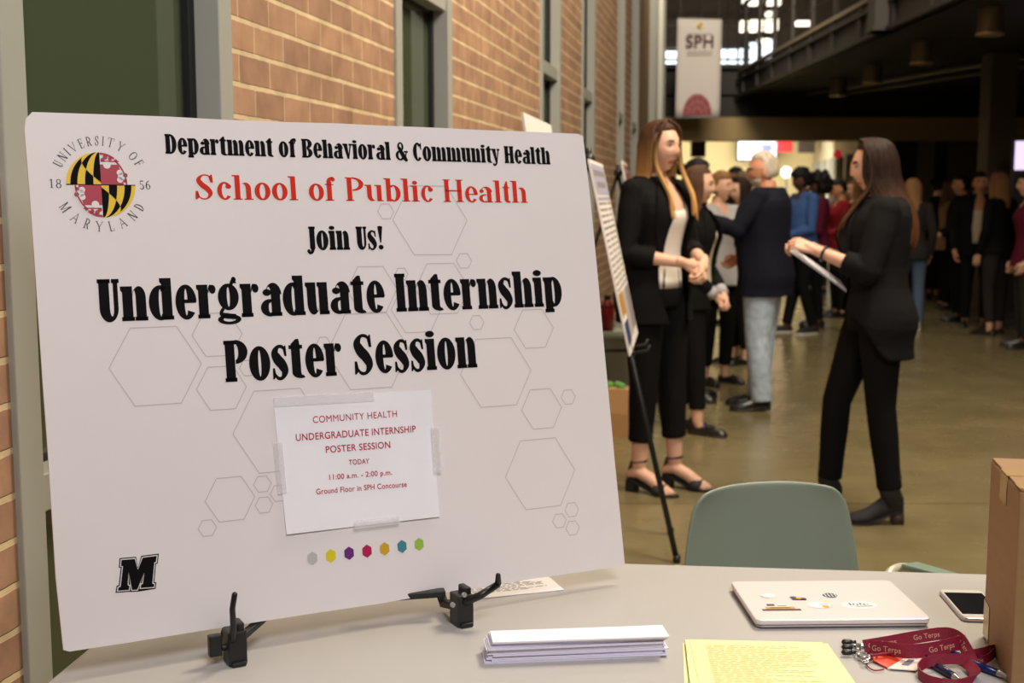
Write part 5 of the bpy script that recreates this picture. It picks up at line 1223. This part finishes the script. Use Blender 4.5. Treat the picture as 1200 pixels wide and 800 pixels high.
def hair_long(s, Mh, L, seed, front=(), part=.012, curl=.0, n=44, a0=62, wide=1.0, backlean=.0):
    q = hair_cap(s, Mh, .008, hl=.67, back=-.85, sidey=.10); rn = random.Random(seed)
    for layer in range(2):
        for i in range(n):
            f = i/(n-1); an = math.radians(a0+(360-2*a0)*f+rn.uniform(-2, 2)); sx, cy = math.sin(an), math.cos(an); sg = 1 if sx >= 0 else -1
            ln = L*(1-.10*rn.random()-.04*layer); k = 1+.05*layer
            fr = max(0, cy)
            pts = [V(sg*part+rn.uniform(-.003, .003), .035+cy*.05, .124), V(sx*.057, cy*.078+.004, .099), V(sx*.083*k, cy*.098*k, .035), V(sx*.085*k, cy*.104*k-.002, -.045),
                   V(sx*.085*k*wide, cy*.102*k-.010-backlean*.3, -.125), V(sx*.106*wide*k, cy*.10*k-.024-backlean*.7, -.125-(ln-.125)*.35), V(sx*.118*wide, cy*.10-.026-backlean, -.125-(ln-.125)*.72), V(sx*.112*wide, cy*.095-.022-backlean, -ln)]
            if curl: pts = [p+V(math.sin(j*2.1+i)*curl*(j > 3), math.cos(j*1.7+i*2)*curl*(j > 3), 0) for j, p in enumerate(pts)]
            P = smoothpath(pts, 3); R = np.interp(np.linspace(0, 1, len(P)), [0, .15, .5, .85, 1], [.005, .009, .0115, .0095, .003])
            q.tube([Mh @ (p*s) for p in P], [r*s*rn.uniform(.85, 1.15) for r in R], 6)
    for pts, w in front:
        for k in range(13):
            o = V(rn.uniform(-1.5, 1.5), rn.uniform(-.8, .5), rn.uniform(0, 2.5)*0)*w*.8; pts = list(pts[:-1])+[tuple(Vector(pts[-1])+V(0, -.002, rn.uniform(-.008, .012)))]; P = smoothpath([Vector(p)+o*(.25+j/len(pts)) for j, p in enumerate(pts)], 4)
            R = np.interp(np.linspace(0, 1, len(P)), [0, .2, .55, .8, 1], [.005, .0075, .0062, .0042, .001]); q.tube([Mh @ (p*s) for p in P], [r*s for r in R], 6)
    return q
def person(label, x, y, heading, H=1.70, sex='f', skin='fair', pose=None, top='open', topc=None, shirtc=None, legc=None, hem=.80, gap=.5, sleeve=1.0, hemleg=.10, hair=None, hairm=None, shoes='plain', lift=.0, detail=1, vneck=.04, hem_front=None, cuffs=None, bracelet=False, glasses=False, beard=False, legw=1.0, bulk=1.0, skirt=False, group=None):
    topc = topc or BLACK; legc = legc or BLACK; s = H/1.70; sk = skin_mat(skin); male = sex == 'm'
    root = tag(empty('person', (x, y, 0), math.radians(heading-90)), label, 'person', group)
    sw = .195 if male else .168
    J = dict(head=(0, .022, 1.585), neck=(0, -.012, 1.45), sh_r=(sw, -.012, 1.385 if not male else 1.40), sh_l=(-sw, -.012, 1.385 if not male else 1.40), el_r=(sw+.06, -.03, 1.10), el_l=(-sw-.06, -.03, 1.10), wr_r=(sw+.05, .06, .86), wr_l=(-sw-.05, .06, .86),
             hip_r=(.088, 0, .90), hip_l=(-.088, 0, .90), kn_r=(.098, .015, .49), kn_l=(-.098, .015, .49), an_r=(.10, -.02, .085), an_l=(-.10, -.02, .085), foot_r=10, foot_l=-10, yaw=0, pitch=0, roll=0,
             hd_r=None, hd_l=None, hn_r=(-.8, .2, 0), hn_l=(.8, .2, 0), ht_r=(0, 1, .2), ht_l=(0, 1, .2), curl_r=.35, curl_l=.35)
    J.update(pose or {})
    P = lambda k: Vector(J[k])*s+V(0, 0, lift)
    vox = (.014, .0095, .0075)[detail]
    Mh = Matrix.Translation(P('head')) @ Euler((math.radians(J['pitch']), math.radians(J['roll']), math.radians(J['yaw']))).to_matrix().to_4x4()
    def torso(q, off, z0, z1, n=20, vd=0, vz=1.26, flare=0, m=0, hb=None, hf=None, steps=14, bk=1.0):
        rs = []
        for i in range(steps+1):
            r = []
            for k in range(n):
                an = 2*PI*k/n; fr = max(0, math.sin(an))
                za = z0 if hb is None else (hb+(hf-hb)*sstep(-.2, .9, math.sin(an)))
                zz = za+(z1-za)*i/steps; a, b, yo = prof(sex, zz); fl = flare*max(0, 1.0-zz)*2.2
                if zz > 1.28 and vd: zz2 = zz-vd*((zz-1.28)/(z1-1.28))*max(0, math.sin(an))**4
                else: zz2 = zz
                e = .86
                cx, sn = math.cos(an), math.sin(an); cx = math.copysign(abs(cx)**e, cx)
                r.append(V((a*bk+off+fl)*cx, (b*bk+off+fl)*sn+yo, zz2)*s+V(0, 0, lift))
            rs.append(r)
        q.rings(rs, m)
    # --- body
    q = MB(); torso(q, -.004, .84, 1.455, bk=bulk)
    hb_ = Mh @ (V(0, -.022, -.075)*s)
    q.tube([P('neck')+V(0, -.004, -.05)*s, P('neck'), hb_], [.062*s*(1.12 if male else 1), .052*s*(1.15 if male else 1), .050*s*(1.15 if male else 1)], 14)
    for sd in 'rl':
        q.tube([P('sh_'+sd), P('sh_'+sd).lerp(P('el_'+sd), .4), P('el_'+sd), P('el_'+sd).lerp(P('wr_'+sd), .3), P('wr_'+sd)], [.046*s, .041*s, .035*s, .036*s, .0235*s], 12, round_ends=True)
        q.tube([P('hip_'+sd), P('kn_'+sd), P('kn_'+sd).lerp(P('an_'+sd), .35), P('an_'+sd)], [.080*s, .052*s, .052*s, .036*s], 12, round_ends=True)
        df = V(math.sin(math.radians(J['foot_'+sd])), math.cos(math.radians(J['foot_'+sd])), 0); foot_skin(q, P('an_'+sd), df, s, lift, shoes == 'sandal')
    body = q.remesh(vox, 3)
    if detail == 2:
        hq = MB()
    body.join(make_head(male, Mh, s, detail), 0)
    for sd in 'rl':
        W = P('wr_'+sd); d = (W-P('el_'+sd)).normalized() if J['hd_'+sd] is None else Vector(J['hd_'+sd])
        hq = MB(); hand(hq, W+d.normalized()*.012*s, d, J['hn_'+sd], J['ht_'+sd], s, J['curl_'+sd])
        body.join(hq.remesh(.0026, 2) if detail == 2 else hq)
    body.build('body', [sk, lip_m, eye_w, eye_d, hairm if hairm and hairm not in (HB,) else mat('brow_brown', srgb(92, 62, 42), .7)], root, smooth=True)
    # --- trousers or skirt
    if skirt:
        q = MB(); rs = []
        for zz, a, b in ((.16, .25, .22), (.5, .22, .19), (.8, .19, .15), (.95, .172, .125), (1.06, .142, .10)):
            rs.append([V((a+.012*math.sin(7*t))*math.cos(t), (b+.012*math.sin(7*t))*math.sin(t), zz)*s for t in [2*PI*k/28 for k in range(28)]])
        q.rings(rs); q.build('skirt', legc, root, smooth=True)
    else:
        q = MB(); torso(q, .006, .84, 1.06, bk=bulk)
        for sd in 'rl':
            A, K, Hh = P('an_'+sd), P('kn_'+sd), P('hip_'+sd); d = (A-K).normalized(); zt = hemleg*s+lift; E = K+d*((K.z-zt)/-d.z)
            q.tube([Hh+V(0, 0, .03), Hh.lerp(K, .25), Hh.lerp(K, .6), K, K.lerp(E, .35), K.lerp(E, .75), E], [.088*s, .092*s*legw, .078*s*legw, .064*s*legw, .062*s*legw, .055*s*legw, .054*s*legw], 16)
        q.remesh(vox, 4).build('trousers', legc, root, smooth=True)
    # --- top
    zc = 1.475 if male else 1.452
    if top in ('open',):
        q = MB(); torso(q, .006, .93, 1.44, vd=vneck+.02, n=28, bk=bulk); q.build('blouse', shirtc or WHITE, root, smooth=True)
        q = MB(); rs = []; n = 26; th = .013
        steps = 16; hb = hem; hf = hem_front if hem_front is not None else hem
        for i in range(steps+1):
            ro, ri = [], []
            for k in range(n+1):
                t = i/steps; gp = gap*(.55+.45*math.sin(min(1, abs(t-.0)*1.15)*PI)) if t < .93 else gap*.62
                an = PI/2+gp+(2*PI-2*gp)*k/n; zb = hb+(hf-hb)*sstep(-.2, .9, math.sin(an)); zz = zb+(zc-zb)*t; a, b, yo = prof(sex, zz); fl = max(0, 1.05-zz)*.10
                off = .018+fl+.004*math.sin(an*5+zz*9); cx = math.cos(an); cx = math.copysign(abs(cx)**.86, cx)
                ro.append(V((a*bulk+off+th)*cx, (b*bulk+off+th)*math.sin(an)+yo, zz)*s+V(0, 0, lift)); ri.append(V((a*bulk+off-.004)*cx, (b*bulk+off-.004)*math.sin(an)+yo, zz)*s+V(0, 0, lift))
            rs.append(ro+ri[::-1])
        q.rings(rs)
        jk = q
    elif top == 'closed':
        jk = MB(); torso(jk, .014, hem, zc, vd=vneck, flare=.10, n=28, hb=hem, hf=hem_front if hem_front is not None else hem, bk=bulk)
    for sd in 'rl':
        S, E, W = P('sh_'+sd), P('el_'+sd), P('wr_'+sd); C = E.lerp(W, sleeve)
        inn = V(S.x*.55, S.y, S.z+.012*s); k = bulk
        jk.tube([inn, S, S.lerp(E, .35), S.lerp(E, .7), E, E.lerp(C, .4), C], [.052*s, .060*s*k, .060*s*k, .055*s*k, .053*s*k, .050*s*k, (.040 if sleeve > .8 else .047)*s*k], 14, round_ends=False)
        jk.ell(S, .058*s*k); jk.ell(E, .053*s*k)
    tq = jk.remesh(vox*.95, 4)
    tq.build('jacket' if top == 'open' else 'top', topc, root, smooth=True)
    if top == 'open' and detail == 2:           # lapels lie on the jacket front along the opening
        for sx in (-1, 1):
            q = MB(); rows = []
            for i in range(9):
                t = i/8; zz = 1.08+(1.43-1.08)*t; a, b, yo = prof(sex, zz); wdt = .012+.055*math.sin(min(1, t*1.05)*PI*.80); g0 = gap*(.55+.45*math.sin(min(1, ((zz-hem)/(zc-hem))*1.15)*PI))
                r = []
                for u in range(5):
                    an = PI/2+sx*(g0-.04+wdt*u/4/(.13)); r.append(V((a*bulk+.040)*math.cos(an), (b*bulk+.042)*math.sin(an)+yo, zz)*s+V(0, 0, lift))
                rows.append(r)
            vs = [p for r in rows for p in r]; fs = [(j*5+i, j*5+i+1, j*5+i+6, j*5+i+5) for j in range(8) for i in range(4)]
            q.add(vs, fs); o = q.build('lapel', topc, root, smooth=True); so = o.modifiers.new('t', 'SOLIDIFY'); so.thickness = .006
    if top == 'open' and male:
        q = MB(); q.tube([V(.06*math.cos(t*PI/10), .055*math.sin(t*PI/10)-.02, 1.462+.006*math.cos(t*PI/10*2))*s for t in range(21)], .016*s, 8); q.build('collar', shirtc or WHITE, root, smooth=True)
    if cuffs:
        for sd in 'rl':
            q = MB(); a, b = P('el_'+sd).lerp(P('wr_'+sd), .80), P('el_'+sd).lerp(P('wr_'+sd), .98); q.tube([a, b], [.043*s, .040*s], 12); q.build('cuff', cuffs, root, smooth=True)
    # --- shoes
    for sd in 'rl':
        df = V(math.sin(math.radians(J['foot_'+sd])), math.cos(math.radians(J['foot_'+sd])), 0); shoe(P('an_'+sd), df, s, shoes, root, lift, sk)
    # --- hair
    hm = hairm or HBR; Hl = P('head')
    Mz = Matrix.Translation(P('head')) @ Euler((math.radians(J['pitch'])*.4, 0, math.radians(J['yaw']))).to_matrix().to_4x4()
    kind, kw = (hair or ('long', dict(L=.40)))
    local = Mh.to_3x3().to_4x4() if kind != 'long' else Mz.to_3x3().to_4x4()
    if kind == 'long': kw = dict(kw); kw.setdefault('n', 44 if detail else 26); hq = hair_long(s, local, kw.pop('L'), kw.pop('seed', 1), **kw)
    elif kind == 'short': hq = hair_cap(s, local, .012, hl=kw.get('hl', .60), back=-.45, sidey=-.02, fluff=.006)
    elif kind == 'afro': hq = hair_cap(s, local, kw.get('thick', .055), hl=.42, back=-.55, sidey=.10, fluff=kw.get('fluff', .05))
    elif kind == 'bun': hq = hair_cap(s, local, .014, hl=.55, back=-.5, sidey=.08); hq.ell(local @ (V(0, -.115, .05)*s), .045*s)
    elif kind == 'pony':
        hq = hair_cap(s, local, .014, hl=.55, back=-.5, sidey=.08); hq.tube([local @ (V(*p)*s) for p in ((0, -.08, .04), (0, -.135, .03), (0, -.14, -.1), (0, -.12, -.26))], [.02, .035, .035, .008], 10)
    hq.build('hair', hm, root, smooth=True, loc=tuple(P('head')))
    if glasses:
        q = MB()
        for sx in (-1, 1):
            q.tube([Mh @ (V(sx*.031+.021*math.cos(t*PI/8), .102-.12*abs(.021*math.cos(t*PI/8)+.0)*.3, .002+.016*math.sin(t*PI/8))*s) for t in range(17)], .0017, 6); q.tube([Mh @ (V(sx*.052, .098, .006)*s), Mh @ (V(sx*.080, .05, .006)*s), Mh @ (V(sx*.083, -.012, .002)*s)], .0018, 6)
        q.tube([Mh @ (V(-.010, .108, .006)*s), Mh @ (V(.010, .108, .006)*s)], .0017, 6); q.build('glasses', mat('glasses_frame', (.02, .015, .012), .3), root, smooth=True)
    if beard:
        q = MB(); nu, nv = 40, 36; vs = []; fs = []
        for j in range(nv+1):
            a = -PI/2+PI*j/nv
            for k in range(nu):
                b = 2*PI*k/nu; d = V(math.cos(a)*math.cos(b), math.cos(a)*math.sin(b), math.sin(a)); p = head_pt(d, True)
                m_ = sstep(-.42, -.55, d.z) if False else sstep(.40, .56, -d.z)*sstep(.0, .3, d.y); vs.append(p+d*(-.012+.018*m_))
        for j in range(nv):
            for k in range(nu): fs.append((j*nu+k, j*nu+(k+1) % nu, (j+1)*nu+(k+1) % nu, (j+1)*nu+k))
        q.add([Mh @ (v*s) for v in vs], fs); q.build('beard', hm, root, smooth=True)
    if bracelet:
        q = MB(); a = P('el_l').lerp(P('wr_l'), .86); d = (P('wr_l')-P('el_l')).normalized(); R = d.to_track_quat('Z', 'Y').to_matrix()
        q.tube([a+R @ V(.031*s*math.cos(t*PI/8), .031*s*math.sin(t*PI/8), 0) for t in range(17)], .006, 8); q.build('bracelet', leather, root, smooth=True)
    return root

# blonde woman in black blazer
X1, Y1 = .71, 6.12
person('tall blonde woman in black blazer, white blouse and heeled sandals, hands clasped', X1, Y1, -43, 1.775, 'f', 'fair',
    dict(yaw=-4, pitch=0, el_r=(.225, -.01, 1.095), wr_r=(.075, .215, 1.055), el_l=(-.235, .03, 1.11), wr_l=(-.055, .235, 1.055), hd_r=(-.80, .42, -.36), hn_r=(-.2, -.9, -.3), ht_r=(-.2, .1, 1), curl_r=.60, hd_l=(.62, .40, -.62), hn_l=(-.1, -.9, .2), ht_l=(.5, .2, .8), curl_l=.62,
         an_r=(.085, -.02, .085), kn_r=(.095, .01, .49), an_l=(-.11, .05, .085), kn_l=(-.10, .03, .49), foot_r=-8, foot_l=-14),
    'open', BLACK, WHITE, BLACK, hem=.765, gap=.62, sleeve=.50, hemleg=.20, hair=('long', dict(L=.33, seed=2, part=.010, a0=80, front=[([(.015, .045, .120), (.062, .058, .085), (.082, .040, .0), (.086, .050, -.09), (.084, .095, -.165), (.080, .132, -.23), (.080, .160, -.33)], .010), ([(-.008, .045, .120), (-.060, .058, .085), (-.080, .045, .0), (-.084, .055, -.09), (-.080, .098, -.165), (-.078, .134, -.23), (-.080, .160, -.34)], .011)])),
    hairm=HB, shoes='sandal', lift=.052, detail=2, vneck=.10, legw=1.10)
# brown-haired woman beside her
P_ = on_z(816, 505, 0)
person('brown-haired woman in black blazer with grey cuffs, hands clasped, just right of the blonde', P_.x-.03, P_.y, -28, 1.645, 'f', 'fair',
    dict(yaw=8, pitch=-4, el_r=(.215, -.01, 1.08), wr_r=(.05, .16, .89), el_l=(-.215, .0, 1.08), wr_l=(-.05, .18, .89), hd_r=(-.55, .55, -.6), hn_r=(-.3, -.9, -.1), ht_r=(-.2, .5, .8), curl_r=.7, hd_l=(.6, .55, -.6), hn_l=(.1, -.9, -.2), ht_l=(.2, .5, .8), curl_l=.7, an_r=(.085, .07, .085), kn_r=(.09, .05, .49), an_l=(-.09, -.13, .085), kn_l=(-.09, -.05, .49), foot_r=10, foot_l=-2),
    'open', BLACK, CREAM, BLACK, hem=.80, gap=.50, sleeve=.80, hemleg=.16, hair=('long', dict(L=.36, seed=5, a0=70, part=.0)), hairm=HBR, shoes='loafer', lift=.004, detail=2, vneck=.12, cuffs=GREY)
# white-haired man
P_ = on_z(889, 479, 0)
person('white-haired man with glasses in navy blazer and light blue jeans, reaching out his arm', P_.x+.02, P_.y+.02, 158, 1.755, 'm', 'ruddy',
    dict(yaw=16, pitch=-3, sh_l=(-.195, .01, 1.405), el_l=(-.29, .13, 1.20), wr_l=(-.235, .36, 1.265), hd_l=(.10, .75, .55), hn_l=(.75, .3, -.4), ht_l=(.0, -.3, 1), curl_l=.30, el_r=(.27, .0, 1.12), wr_r=(.24, .20, 1.0), curl_r=.4, an_r=(.10, .05, .085), an_l=(-.10, -.02, .085), foot_r=-14, foot_l=-22),
    'open', NAVY, cloth('shirt_blue', srgb(50, 56, 90)), JEAN, hem=.76, gap=.30, sleeve=.98, hemleg=.055, hair=('short', dict(hl=.66)), hairm=HG, shoes='plain', lift=.012, detail=2, vneck=.05, legw=1.32, bulk=1.16, glasses=True, beard=True)
# long-haired woman in black reading papers
P_ = on_z(1026, 611, 0)
RW = person('woman in black with long brown hair holding papers, standing in the right foreground', P_.x-.015, P_.y+.06, 172, 1.665, 'f', 'fair',
    dict(head=(0, .03, 1.585), yaw=2, pitch=-7, sh_l=(-.165, -.005, 1.385), el_l=(-.225, .07, 1.12), wr_l=(-.135, .285, 1.205), hd_l=(.25, .75, .30), hn_l=(.62, -.1, -.8), ht_l=(.4, .5, .6), curl_l=.55, el_r=(.22, .06, 1.12), wr_r=(.10, .295, 1.215), hd_r=(-.35, .75, .1), hn_r=(-.6, -.2, -.7), ht_r=(-.3, .5, .7), curl_r=.5,
         an_r=(.085, .175, .085), kn_r=(.09, .15, .49), hip_r=(.088, .02, .90), hip_l=(-.088, -.01, .90), an_l=(-.09, -.08, .085), kn_l=(-.092, -.025, .49), foot_r=4, foot_l=-8),
    'open', BLACK2, BLACK, BLACK, hem=.72, hem_front=.92, gap=.35, sleeve=.46, hemleg=.115, hair=('long', dict(L=.38, seed=9, a0=62, part=.0, wide=1.12, backlean=.060, front=[([(-.008, .04, .121), (-.062, .050, .088), (-.084, .030, .0), (-.096, .040, -.09), (-.100, .098, -.165), (-.100, .150, -.23), (-.095, .185, -.31)], .014)])), hairm=HDB, shoes='boot', lift=.05, detail=2, bracelet=True, legw=1.06, bulk=1.14)
rwM = Matrix.Translation(RW.location) @ Euler((0, 0, RW.rotation_euler.z)).to_matrix().to_4x4(); s_ = 1.665/1.7
c0 = rwM @ V(-.02, .375*s_, 1.205*s_+.05); c1 = rwM @ V(-.02, .15*s_, 1.045*s_+.05); xx = (rwM.to_3x3() @ V(1, 0, .12)).normalized()
for k, nm in enumerate(('white printed sheet held on top by the woman in black', 'lower white sheet held by the woman in black')):
    M = frame(c1-xx*.108+V(0, 0, -.006*k-.004), xx, c0-c1)
    sheet_thing('paper_sheet', M, .216, .30, .0014, paper, nm, 'papers the woman in black holds', 18 if k == 0 else 0)

# the crowd behind
def at(px, Y): return (px-600)/FPX*Y*1.0
def crowd(label, px, Y, heading, H, **k):
    p = ray(px, 231); return person(label, p.x/p.y*Y, Y, heading, H, detail=k.pop('detail', 1), **k)
hold = dict(el_r=(.22, .02, 1.09), wr_r=(.10, .24, 1.02), el_l=(-.22, .02, 1.09), wr_l=(-.10, .24, 1.02))
crowd('dark-haired woman whose head top shows behind the brown-haired woman', 813, 8.9, -10, 1.73, pose=dict(), top='closed', topc=BLACK, hair=('bun', {}), hairm=HK)
crowd('light-brown-haired woman in pale grey shirt, in front of the reaching man', 843, 9.7, -60, 1.66, pose=dict(yaw=20), top='closed', topc=GREY, legc=BLACK, hair=('bun', {}), hairm=HLB, shoes='loafer', hemleg=.15)
crowd('woman in black with long brown hair, left of the white-haired man', 869, 10.9, 200, 1.63, pose=dict(yaw=10, pitch=-10, **hold), top='closed', topc=BLACK, hair=('long', dict(L=.42, seed=4)), hairm=HDB, shoes='loafer', hemleg=.15)
crowd('black-haired person whose head rises left of the far bright screen', 864, 14.2, 180, 1.80, top='closed', topc=CHAR, hair=('short', {}), hairm=HK, sex='m', skin='brown')
crowd('person with greying brown hair seen just left of the white-haired man\'s face', 874, 12.6, 190, 1.72, top='closed', topc=CHAR, hair=('short', {}), hairm=HGR)
crowd('man with black hair in bright blue shirt and black sneakers', 941, 13.3, 195, 1.76, sex='m', skin='dark', pose=dict(pitch=-8, kn_l=(-.098, .02, .49), an_l=(-.10, -.10, .085), an_r=(.10, .10, .085), **hold), top='closed', topc=BLUE, legc=BLACK, hem=.86, hair=('afro', dict(thick=.028, fluff=.015)), hairm=HK, shoes='sneaker')
crowd('woman with big black afro hair in maroon top, right of the blue shirt', 961, 14.0, 170, 1.70, skin='dark', pose=dict(**hold), top='closed', topc=MARO, hair=('afro', {}), hairm=HK)
crowd('dark-haired person in red jacket holding something in both hands', 985, 15.2, 188, 1.68, skin='tan', pose=dict(pitch=-8, **hold), top='closed', topc=RED, legc=BLACK, hair=('short', dict(hl=.5)), hairm=HK)
crowd('blonde woman in dark top far behind the red jacket', 1001, 17.0, 200, 1.68, top='closed', topc=CHAR, hair=('long', dict(L=.35, seed=8)), hairm=HLB, detail=0)
crowd('person in grey coat with brown hair deep in the corridor', 975, 19.0, 100, 1.70, top='closed', topc=GREY, hair=('bun', {}), hairm=HLB, detail=0, legc=CHAR)
crowd('blonde woman in blue jeans and white shoes, partly hidden behind the woman in black', 1070, 13.7, 80, 1.66, top='closed', topc=CHAR, legc=BLUEJ, hair=('long', dict(L=.42, seed=6)), hairm=HLB, shoes='white')
crowd('woman in long black skirt deep in the dark right side', 1099, 17.8, 10, 1.74, pose=dict(**hold), top='closed', topc=BLACK, legc=BLACK, skirt=True, hair=('bun', {}), hairm=HK, shoes='plain')
crowd('man in black suit standing sideways in the dark, left of the man facing us', 1128, 14.6, 175, 1.72, sex='m', skin='tan', pose=dict(**hold), topc=BLACK, shirtc=CHAR, legc=BLACK, hair=('short', dict(hl=.58)), hairm=HK, gap=.3, vneck=.08)
crowd('man in black suit with open pale collar facing the camera, far right', 1148, 14.0, -105, 1.74, sex='m', skin='tan', topc=BLACK, shirtc=CREAM, legc=BLACK, hair=('short', dict(hl=.58)), hairm=HK, gap=.34, vneck=.12)
crowd('woman with long light-brown hair, black jacket, back to the camera, far right', 1172, 13.2, 120, 1.72, pose=dict(an_r=(.12, .04, .085)), top='closed', topc=BLACK, legc=CHAR, hair=('long', dict(L=.40, seed=3)), hairm=HLB, shoes='loafer', hemleg=.14, hem=.86)
crowd('person in dark red top cut by the right edge of the photo', 1207, 12.0, 170, 1.70, top='closed', topc=MARO, legc=CHAR, hair=('bun', {}), hairm=HK)
crowd('fair-haired woman in tan top among the dark group at right', 1112, 16.2, 0, 1.66, pose=dict(**hold), top='closed', topc=cloth('tan', srgb(150, 122, 92)), legc=BLACK, hair=('long', dict(L=.3, seed=7)), hairm=HBR, detail=0)
